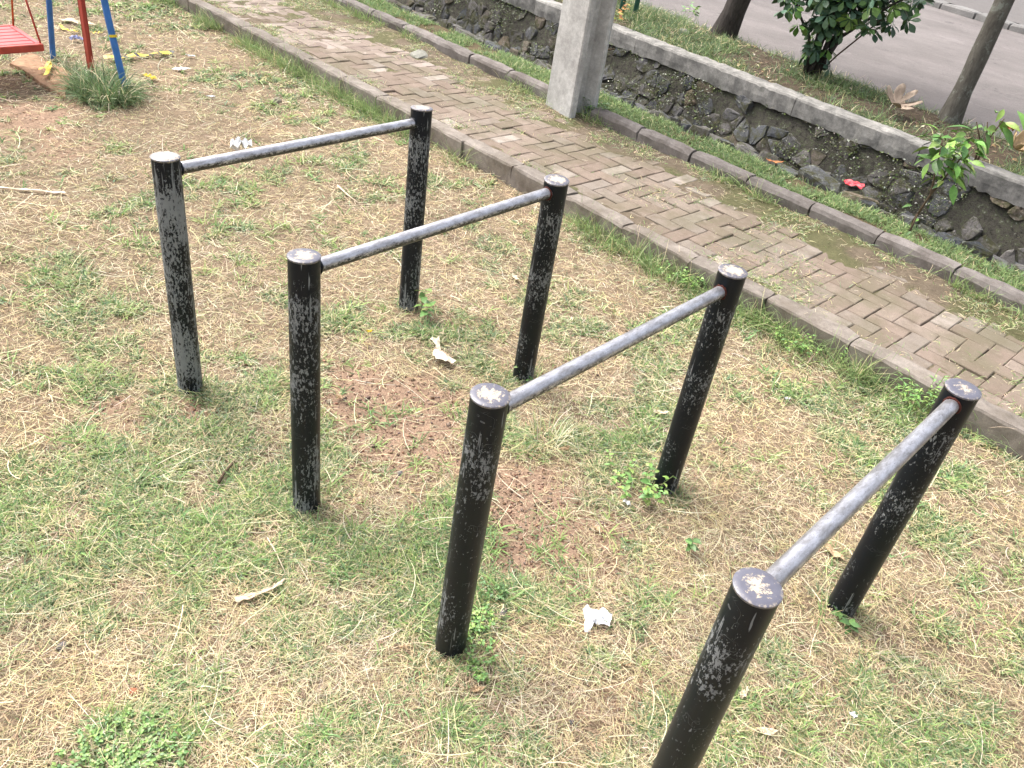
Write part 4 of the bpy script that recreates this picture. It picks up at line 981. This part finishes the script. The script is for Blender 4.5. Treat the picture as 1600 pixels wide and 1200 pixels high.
# brown slab beside the swing
sl4 = [at(16, 103), at(48, 84), at(112, 118), at(104, 156), at(74, 140)]
cen = sum(sl4)/5; V = []
rs2 = np.random.default_rng(4)
ring = []
for i in range(5):
    for k in range(5): ring.append(sl4[i]*(1-k/5)+sl4[(i+1) % 5]*(k/5)+rs2.normal(0, .008, 3)*[1, 1, 0]-cen)
nr = len(ring)
for s_, z in ((1, -.03), (1.0, .010), (.97, .020), (.6, .022), (.25, .021)):
    V += [(p[0]*s_, p[1]*s_, z+rs2.normal(0, .003)) for p in ring]
Fc = [(a*nr+j, a*nr+(j+1) % nr, (a+1)*nr+(j+1) % nr, (a+1)*nr+j) for a in range(4) for j in range(nr)]+[tuple(4*nr+j for j in range(nr))]
M_SLAB = plain('orange_brown_slab', (.36, .23, .145), .9, .1, .45, 18, bump=.01)
me = pymesh('slab', V, Fc)
tag(link('slab', me, [M_SLAB], None, (cen[0], cen[1], .0)), 'broken orange-brown slab lying on the grass under the swing', 'slab')

# ------------------------------------------------------------ litter, each its own thing
def crumple(name, px, py, outline, mat, label, cat, z0=None, amp=.008, seed=0, rz=0., curl=0., lift=.008, sub=6, scale=1.):
    "a creased sheet over a closed outline in metres"
    rs = np.random.default_rng(seed); p = at(px, py, z0 if z0 is not None else 0.)
    P = np.array(outline, float)*scale; ring = []
    for i in range(len(P)):
        for k in range(3): ring.append(P[i]*(1-k/3)+P[(i+1) % len(P)]*(k/3))
    ring = np.array(ring); c = ring.mean(0); n = len(ring); V = [(c[0], c[1], 0)]; th = 0.0012
    for s_ in (.3, .55, .8, 1.):
        for q in ring: x, y = c+(q-c)*s_; V.append((x+rs.normal(0, .0015), y+rs.normal(0, .0015), 0))
    V = np.array(V); ext = np.abs(ring-c).max()
    ph = rs.uniform(0, 6, 4); w = rs.uniform(2, 4, 4)/ext
    V[:, 2] = amp*1.5*(np.abs(np.sin(V[:, 0]*w[0]*1.6+V[:, 1]*w[1]*.8+ph[0]))+.7*np.abs(np.sin(V[:, 1]*w[2]-V[:, 0]*w[3]*.5+ph[1])))+rs.normal(0, amp*.22, len(V))+curl*(V[:, 0]-c[0])**2/ext+lift
    top = V; bot = V.copy(); bot[:, 2] -= th; N = len(V)
    Fc = [(0, 1+j, 1+(j+1) % n) for j in range(n)]
    for a in range(3): Fc += [(1+a*n+j, 1+(a+1)*n+j, 1+(a+1)*n+(j+1) % n, 1+a*n+(j+1) % n) for j in range(n)]
    Fb = [tuple(x+N for x in f[::-1]) for f in Fc]; Fr = [(1+3*n+j, 1+3*n+j+N, 1+3*n+(j+1) % n+N, 1+3*n+(j+1) % n) for j in range(n)]
    me = pymesh(name, np.vstack([top, bot]), Fc+Fb+Fr)
    zz = lz(p) if z0 is None else z0
    return tag(link(name, me, [mat], None, (p[0], p[1], zz), (0, 0, rz)), label, cat)
M_PAPER = plain('white_paper', (.82, .82, .84), .7, .2, .06, 40); M_TISSUE = plain('white_tissue', (.80, .80, .80), .8, .1, .08, 40)
M_DRY = plain('dry_leaf_tan', (.50, .36, .22), .7, .2, .35, 40, bump=.003); M_DRYP = plain('dry_leaf_pale', (.66, .55, .40), .7, .2, .2, 30, bump=.002)
M_DRYO = plain('dry_leaf_orange', (.48, .20, .08), .7, .2, .35, 30); M_WRAP = plain('cream_wrapper', (.72, .60, .47), .4, .4, .12, 30)
M_REDP = plain('red_plastic', (.75, .07, .09), .4, .4, .1, 20); M_BW = plain('lilac_foil', (.40, .42, .62), .35, .5, .5, 50); M_GREYS = plain('grey_chip', (.17, .16, .16), .8, .2, .4, 60, bump=.004)
cA = math.atan2(cr[1], cr[0])       # picture's "right" seen on the ground
s1 = [(-.045, .025), (-.03, .045), (-.012, .03), (.02, .035), (.045, .012), (.055, .02), (.045, -.012), (.038, -.035), (.02, -.025), (-.005, -.022), (-.03, -.028), (-.033, -.065), (-.045, -.06), (-.04, -.015)]
crumple('paper_scrap', 930, 972, s1, M_PAPER, 'crumpled white paper scrap on the straw left of the nearest set of bars', 'paper', rz=cA, amp=.009, seed=1, scale=.95)
sb = [(-.035, .06), (-.008, .085), (-.010, .055), (-.004, .035), (.012, .012), (.03, -.012), (.05, -.028), (.036, -.040), (.018, -.045), (-.01, -.030), (-.022, -.008), (-.020, .018), (-.016, .034)]
crumple('candy_wrapper', 687, 560, sb, M_WRAP, 'knotted cream wrapper with a twisted tail between the second and third sets', 'wrapper', rz=cA, amp=.012, seed=2, lift=.014, scale=1.45)
s2 = [(-.03, -.04), (-.035, .02), (-.02, .045), (-.005, .02), (0, -.01), (.02, .02), (.04, .05), (.06, .03), (.07, .0), (.03, -.04)]
crumple('tissue', 372, 236, s2, M_TISSUE, 'crumpled white tissue behind the farthest left crossbar', 'tissue', rz=cA, amp=.03, seed=3, scale=1.25)
s3 = [(-.05, -.012), (-.02, -.004), (.02, .012), (.05, .03), (.06, .04), (.055, .024), (.02, .0), (-.02, -.018), (-.045, -.026)]
crumple('plastic_sachet', 402, 930, s3, M_DRYP, 'long narrow cream plastic sachet with a bluish tip on the lower left grass', 'sachet', rz=cA+.15, amp=.004, seed=4, scale=1.25, lift=.016)
s4 = [(-.20, -.02), (-.05, -.008), (.08, .004), (.12, .014), (.155, .008), (.12, -.008), (.05, -.012), (-.05, -.022), (-.20, -.032)]
crumple('plastic_ribbon', 55, 300, s4, M_WRAP, 'long flattened pale plastic ribbon at the left edge of the lawn', 'ribbon', rz=cA, amp=.004, seed=5)
s5 = [(-.05, -.02), (-.03, .01), (.0, .03), (.05, .035), (.02, .01), (-.01, -.03)]
crumple('paper_scrap', 284, 111, s5, M_PAPER, 'larger white paper scrap right of the swing, nearer than the small one', 'paper', rz=cA, amp=.006, seed=6, scale=1.2)
crumple('paper_scrap', 299, 90, s5, M_TISSUE, 'small white paper scrap just beyond the yellow and black tape', 'paper', rz=cA+2.5, amp=.008, seed=7, scale=.8)
crumple('foil_wrapper', 121, 66, [(-.05, -.02), (-.03, .02), (.0, .03), (.05, .02), (.055, -.02), (0, -.03)], M_BW, 'lilac and white foil wrapper left of the red swing post', 'wrapper', rz=cA, amp=.014, seed=8)
crumple('paper_scrap', 118, 37, [(-.16, -.02), (-.08, .05), (0, .03), (.1, .03), (.18, -.02), (.05, -.04), (-.05, -.03)], M_DRYP, 'beige torn paper behind the red swing post', 'paper', rz=cA, amp=.01, seed=9)
crumple('paper_scrap', 1332, 1116, [(-.012, -.006), (0, .012), (.014, .006), (.01, -.01)], M_PAPER, 'tiny white paper scrap at the lower right', 'paper', rz=0, amp=.004, seed=10)
crumple('paper_scrap', 329, 154, [(-.03, -.01), (0, .012), (.03, .014), (.01, -.01)], M_TISSUE, 'tiny white paper scrap beyond the heavily chipped post', 'paper', rz=cA, amp=.004, seed=11)
crumple('candy_wrapper', 978, 790, [(-.016, -.004), (-.01, .012), (.006, .010), (.02, -.004), (.008, -.012)], M_TISSUE, 'tiny white and red sweet wrapper at the foot of the third far post', 'wrapper', rz=cA-.5, amp=.006, seed=12)
crumple('plastic_scrap', 1328, 303, [(.062*math.cos(a), .050*math.sin(a)+.008*math.cos(3*a)) for a in np.linspace(0, 6.283, 12)[:-1]], M_REDP, 'bright red plastic scrap on the stones at the lip of the drain', 'scrap', z0=.165, rz=cA, amp=.008, seed=13, lift=.06, scale=1.15)
crumple('paper_scrap', 1203, 311, [(-.05, -.008), (-.02, .012), (.0, .002), (.04, .015), (.05, .0), (.0, -.014)], M_TISSUE, 'small twisted white paper on the path by the round-topped kerb', 'paper', z0=.105, rz=cA, amp=.006, seed=14)
LEAFO = [(-.05, 0), (-.03, .014), (0, .02), (.03, .012), (.055, 0), (.03, -.014), (0, -.018), (-.03, -.012)]
for i, (px, py, m_, sc, rz_, z0, lab) in enumerate([
    (1030, 648, M_DRYP, .75, 0, None, 'pale curled dead leaf left of the third far post'), (1300, 866, M_DRY, .85, -1.0, None, 'long brown dead leaf beneath the nearest crossbar'),
    (880, 706, M_DRY, .5, .4, None, 'small brown dead leaf right of the third near post'), (805, 437, M_DRYP, .75, -1.1, None, 'pale upright dead leaf left of the second far post'),
    (932, 830, M_DRY, .5, -.6, None, 'brown folded dead leaf on the straw below the leafy weed'), (575, 540, M_DRY, .4, .3, None, 'small tan dead leaf right of the speckled post'),
    (1215, 800, M_DRYP, .4, .8, None, 'small pale dead leaf under the middle of the nearest crossbar'), (630, 1015, M_DRY, .3, .2, None, 'short dead leaf left of the third near post foot'),
    (1208, 256, M_DRYO, 1.2, -.2, .165, 'orange dead leaf on the verge above the round-topped kerb'), (745, 1082, M_DRY, .45, .3, None, 'dead leaf below the third near post'),
    (1160, 1088, M_DRYP, .5, .9, None, 'pale torn leaf beside the nearest post'), (1195, 1145, M_DRYP, .6, 0, None, 'pale broad dead leaf right of the nearest post at the bottom'),
    (975, 1043, M_DRY, .35, 0, None, 'brown dead leaf below the white paper'), (530, 625, M_DRY, .45, -.3, None, 'tan dead leaf on the bare soil'), (1228, 626, M_TISSUE, .3, 0, None, 'tiny pale flake on the lawn below the kerb'),
    (690, 525, M_DRYP, .3, 0, None, 'tiny pale dead leaf above the knotted wrapper'), (577, 521, M_YEL, .3, .3, None, 'small yellow leaf right of the speckled post'), (677, 459, M_DRYP, .4, 0, None, 'small pale leaf right of the farthest post foot')]):
    crumple('fallen_leaf', px, py, LEAFO, m_, lab, 'leaf', z0=z0, rz=cA+rz_, amp=.004, seed=30+i, curl=.25, lift=.011, scale=sc)
# twigs
def twig(pxs, r_, mat, label, z=.012, name='twig'):
    P = [Vector(at(*q)) for q in pxs]; b = P[0].copy(); pts = [p-b+Vector((0, 0, z+random.uniform(-.002, .003))) for p in P]
    V, Fc = tubes([(pts, r_, r_*.7)], 0, 0, 7); return tag(link(name, pymesh(name, V, Fc, True), [mat], None, b), label, 'twig')
twig([(342, 758), (352, 742), (366, 725)], .006, M_TWIG, 'short thick brown twig between the two left near posts')
twig([(527, 293), (543, 308), (562, 322)], .005, M_DRYP, 'tan stick on the straw beneath the farthest crossbar')
twig([(70, 478), (100, 500), (122, 522)], .0018, M_DRYP, 'thin pale stalk on the left lawn')
twig([(418, 845), (432, 868), (446, 900)], .0022, M_DRYP, 'long white stalk above the plastic sachet')
twig([(680, 580), (700, 596), (735, 610)], .002, M_DRYP, 'thin pale stalk running from the knotted wrapper')
# snail shell, chip, stones
V = []; Fc = []; nn = 60
P = [(math.cos(a)*r_, math.sin(a)*r_, .006+.006*(1-i/nn)) for i, (a, r_) in enumerate([(k*.28, .003+.0135*(k/nn)) for k in range(nn)])]
V, Fc = tubes([(P, .0015, .0042)], 0, 0, 8); p = at(840, 675); tag(link('snail_shell', pymesh('snail_shell', V, Fc, True), [M_DRY], None, (p[0], p[1], lz(p)+.006)), 'round coiled brown snail shell right of the third near post', 'shell')
def rock(px, py, sx, sy, sz, mat, label, seed, name='stone', z0=0., cat='stone'):
    rs = np.random.default_rng(seed); V = []; n = 10
    for j, (ph) in enumerate((-.3, .15, .6, 1.1)):
        for i in range(n): a = 6.283*i/n; V.append((sx*math.cos(a)*math.cos(ph)*(1+rs.normal(0, .08)), sy*math.sin(a)*math.cos(ph)*(1+rs.normal(0, .08)), sz*math.sin(ph)*(1+rs.normal(0, .06))))
    V.append((0, 0, sz*1.02)); Fc = [(a*n+j, a*n+(j+1) % n, (a+1)*n+(j+1) % n, (a+1)*n+j) for a in range(3) for j in range(n)]+[(3*n+j, 3*n+(j+1) % n, 4*n) for j in range(n)]
    p = at(px, py, z0); return tag(link(name, pymesh(name, V, Fc), [mat], None, (p[0], p[1], (lz(p) if z0 == 0 else z0)+sz*.15), (0, 0, rs.uniform(0, 6))), label, cat)
rock(786, 958, .020, .013, .012, M_GREYS, 'angular dark grey stone chip right of the third near post foot', 1)
rock(645, 768, .010, .009, .008, M_DRY, 'small round brown stone left of the third near post', 2)
rock(625, 740, .013, .010, .008, M_GREYS, 'small dark stone above the round brown one', 3)
rock(337, 770, .010, .009, .008, M_GREYS, 'small dark stone just below the brown twig', 4)
rock(96, 1007, .016, .013, .010, M_GREYS, 'slate grey pebble at the lower left of the lawn', 5)
rock(110, 980, .015, .012, .010, M_DRY, 'reddish pebble above the slate grey one', 6)
rock(208, 1078, .013, .011, .009, plain('brick_red_stone', (.36, .15, .09), .9, .1), 'brick red pebble above the dark clover patch', 7)
rock(1108, 955, .010, .009, .008, M_DRY, 'small brown pebble left of the nearest near post', 8)
rock(893, 1128, .009, .008, .007, M_GREYS, 'small grey pebble at the bottom of the picture', 9)
rock(433, 160, .05, .035, .03, plain('grey_clod', (.28, .24, .19), .95, .1, .4, 40, bump=.01), 'grey earth clod in the grass beyond the farthest crossbar', 10, 'clod', cat='clod')
rock(1067, 52, .07, .06, .04, plain('pale_rock', (.42, .40, .36), .9, .1), 'pale rounded stone in the planting strip left of the dark tree', 11, z0=.2)
rock(1136, 67, .07, .05, .04, plain('mossy_rock', (.25, .27, .12), .9, .1), 'mossy stone at the foot of the dark tree', 12, z0=.2)
for k_, (px, py, sx, sy) in enumerate([(655, 87, .13, .08)]): rock(px, py, sx, sy, .03, concrete('loose_slab', (.32, .31, .28), (.2, .2, .16), .6), 'flat pale stone lying in moss on the paved path', 20+k_, z0=.1)

# tapes
def tape(pts, width, label, z=.012, stripes=True, name='warning_tape', kn=0):
    P = [at(*q) for q in pts]; base = P[0].copy(); xs = []
    n = 22; T = np.linspace(0, len(P)-1, n)
    ctr = np.array([P[min(int(t_), len(P)-2)]*(1-(t_-min(int(t_), len(P)-2)))+P[min(int(t_), len(P)-2)+1]*(t_-min(int(t_), len(P)-2)) for t_ in T])-base
    d = np.gradient(ctr, axis=0); d /= np.linalg.norm(d, axis=1, keepdims=True); s_ = np.stack([-d[:, 1], d[:, 0], 0*d[:, 0]], 1)
    tw = .25*np.sin(np.arange(n)*.7+kn); V = []
    for i in range(n):
        w = s_[i]*math.cos(tw[i])*width/2+np.array([0, 0, math.sin(tw[i])*width/2]); c_ = ctr[i]+[0, 0, z+width*.3+.006*math.sin(i*.9)]
        V += [tuple(c_-w), tuple(c_+w)]
    me = pymesh(name, V, [(2*i, 2*i+1, 2*i+3, 2*i+2) for i in range(n-1)]); me.materials.append(M_YEL); me.materials.append(M_BLK)
    if stripes:
        for i, p_ in enumerate(me.polygons): p_.material_index = 1 if (i % 7) in (2, 6) and i > 3 else 0
    o = bpy.data.objects.new(name, me); COL.objects.link(o); o.location = base
    md = o.modifiers.new('thickness', 'SOLIDIFY'); md.thickness = .001
    return tag(o, label, 'tape')
tape([(163, 95), (190, 95), (220, 91), (245, 89), (271, 85)], .045, 'twisted yellow and black warning tape behind the blue right swing leg', kn=1)
tape([(226, 122), (234, 124), (243, 128)], .04, 'short yellow tape scrap right of the blue swing leg', stripes=False, kn=2)
tape([(94, 43), (102, 50), (112, 52), (123, 52)], .025, 'thin yellow tape left of the red swing post', stripes=False, kn=3)
tape([(141, 54), (152, 54), (160, 54)], .015, 'thin yellow tape end between the red post and the blue right leg', stripes=False, kn=4)
tape([(64, 121), (74, 117), (80, 108), (80, 117), (72, 130)], .025, 'forked yellow tape scrap on the brown slab', z=.045, stripes=False, kn=5)

# large lobed dead leaves on the planting strip
def lobed(px, py, z0, size, mat, label, seed, rz, curl, tilt):
    rs = np.random.default_rng(seed); pts = []
    n = 66
    for i in range(n):
        a = -math.pi+2*math.pi*(i+.5)/n; lob = .40+.60*abs(math.cos(a*3.5))**.8*(.8+.2*math.sin(a*2.3+seed)); r_ = (.5+.5*math.cos(a*.5)**.5)*lob
        if abs(a) > 2.9: r_ *= .5
        pts.append((r_*math.cos(a)*1.15, r_*math.sin(a)*.75))
    P = np.array(pts)*size; V = [(0, 0, 0)]
    for s_ in (.25, .5, .75, 1):
        for q in P:
            rr = q if s_ > .6 else q/np.linalg.norm(q)*np.linalg.norm(P, axis=1).mean()
            x, y = rr*s_; V.append((x, y, 0))
    V = np.array(V); V[:, 2] = curl*(V[:, 1]**2)/size+.5*curl*np.abs(V[:, 0])**1.5/size**.5+rs.normal(0, .003, len(V))+.02
    Fc = [(0, 1+j, 1+(j+1) % n) for j in range(n)]
    for a in range(3): Fc += [(1+a*n+j, 1+(a+1)*n+j, 1+(a+1)*n+(j+1) % n, 1+a*n+(j+1) % n) for j in range(n)]
    me = pymesh('dead_leaf', V, Fc, True); p = at(px, py, z0)
    o = tag(link('dead_leaf', me, [mat], None, (p[0], p[1], z0+.04), (R(tilt), 0, rz)), label, 'leaf'); md = o.modifiers.new('thickness', 'SOLIDIFY'); md.thickness = .002
    return o
lobed(1396, 172, .24, .24, plain('dead_leaf_grey', (.46, .36, .28), .8, .15, .3, 30), 'large lobed greyish dead leaf left of the slender trunk', 1, cA+3.5, 1.1, -30)
lobed(1577, 240, .26, .20, plain('dead_leaf_sand', (.55, .40, .23), .7, .2, .3, 30), 'large curled sandy dead leaf at the right edge behind the coping', 2, cA+.6, 1.7, 35)
crumple('fallen_leaf', 1573, 207, [(-.03, -.06), (-.04, .0), (-.02, .06), (.02, .07), (.03, .0), (.02, -.06)], M_DRYO, 'upright rusty orange dead leaf behind the sandy lobed one', 'leaf', z0=.23, rz=cA, amp=.02, seed=77, lift=.02)
print('meshes', len([o for o in S.objects if o.type == 'MESH']), 'stones', n_st, 'tris', sum(len(o.data.loops)-2*len(o.data.polygons) for o in S.objects if o.type == 'MESH'))
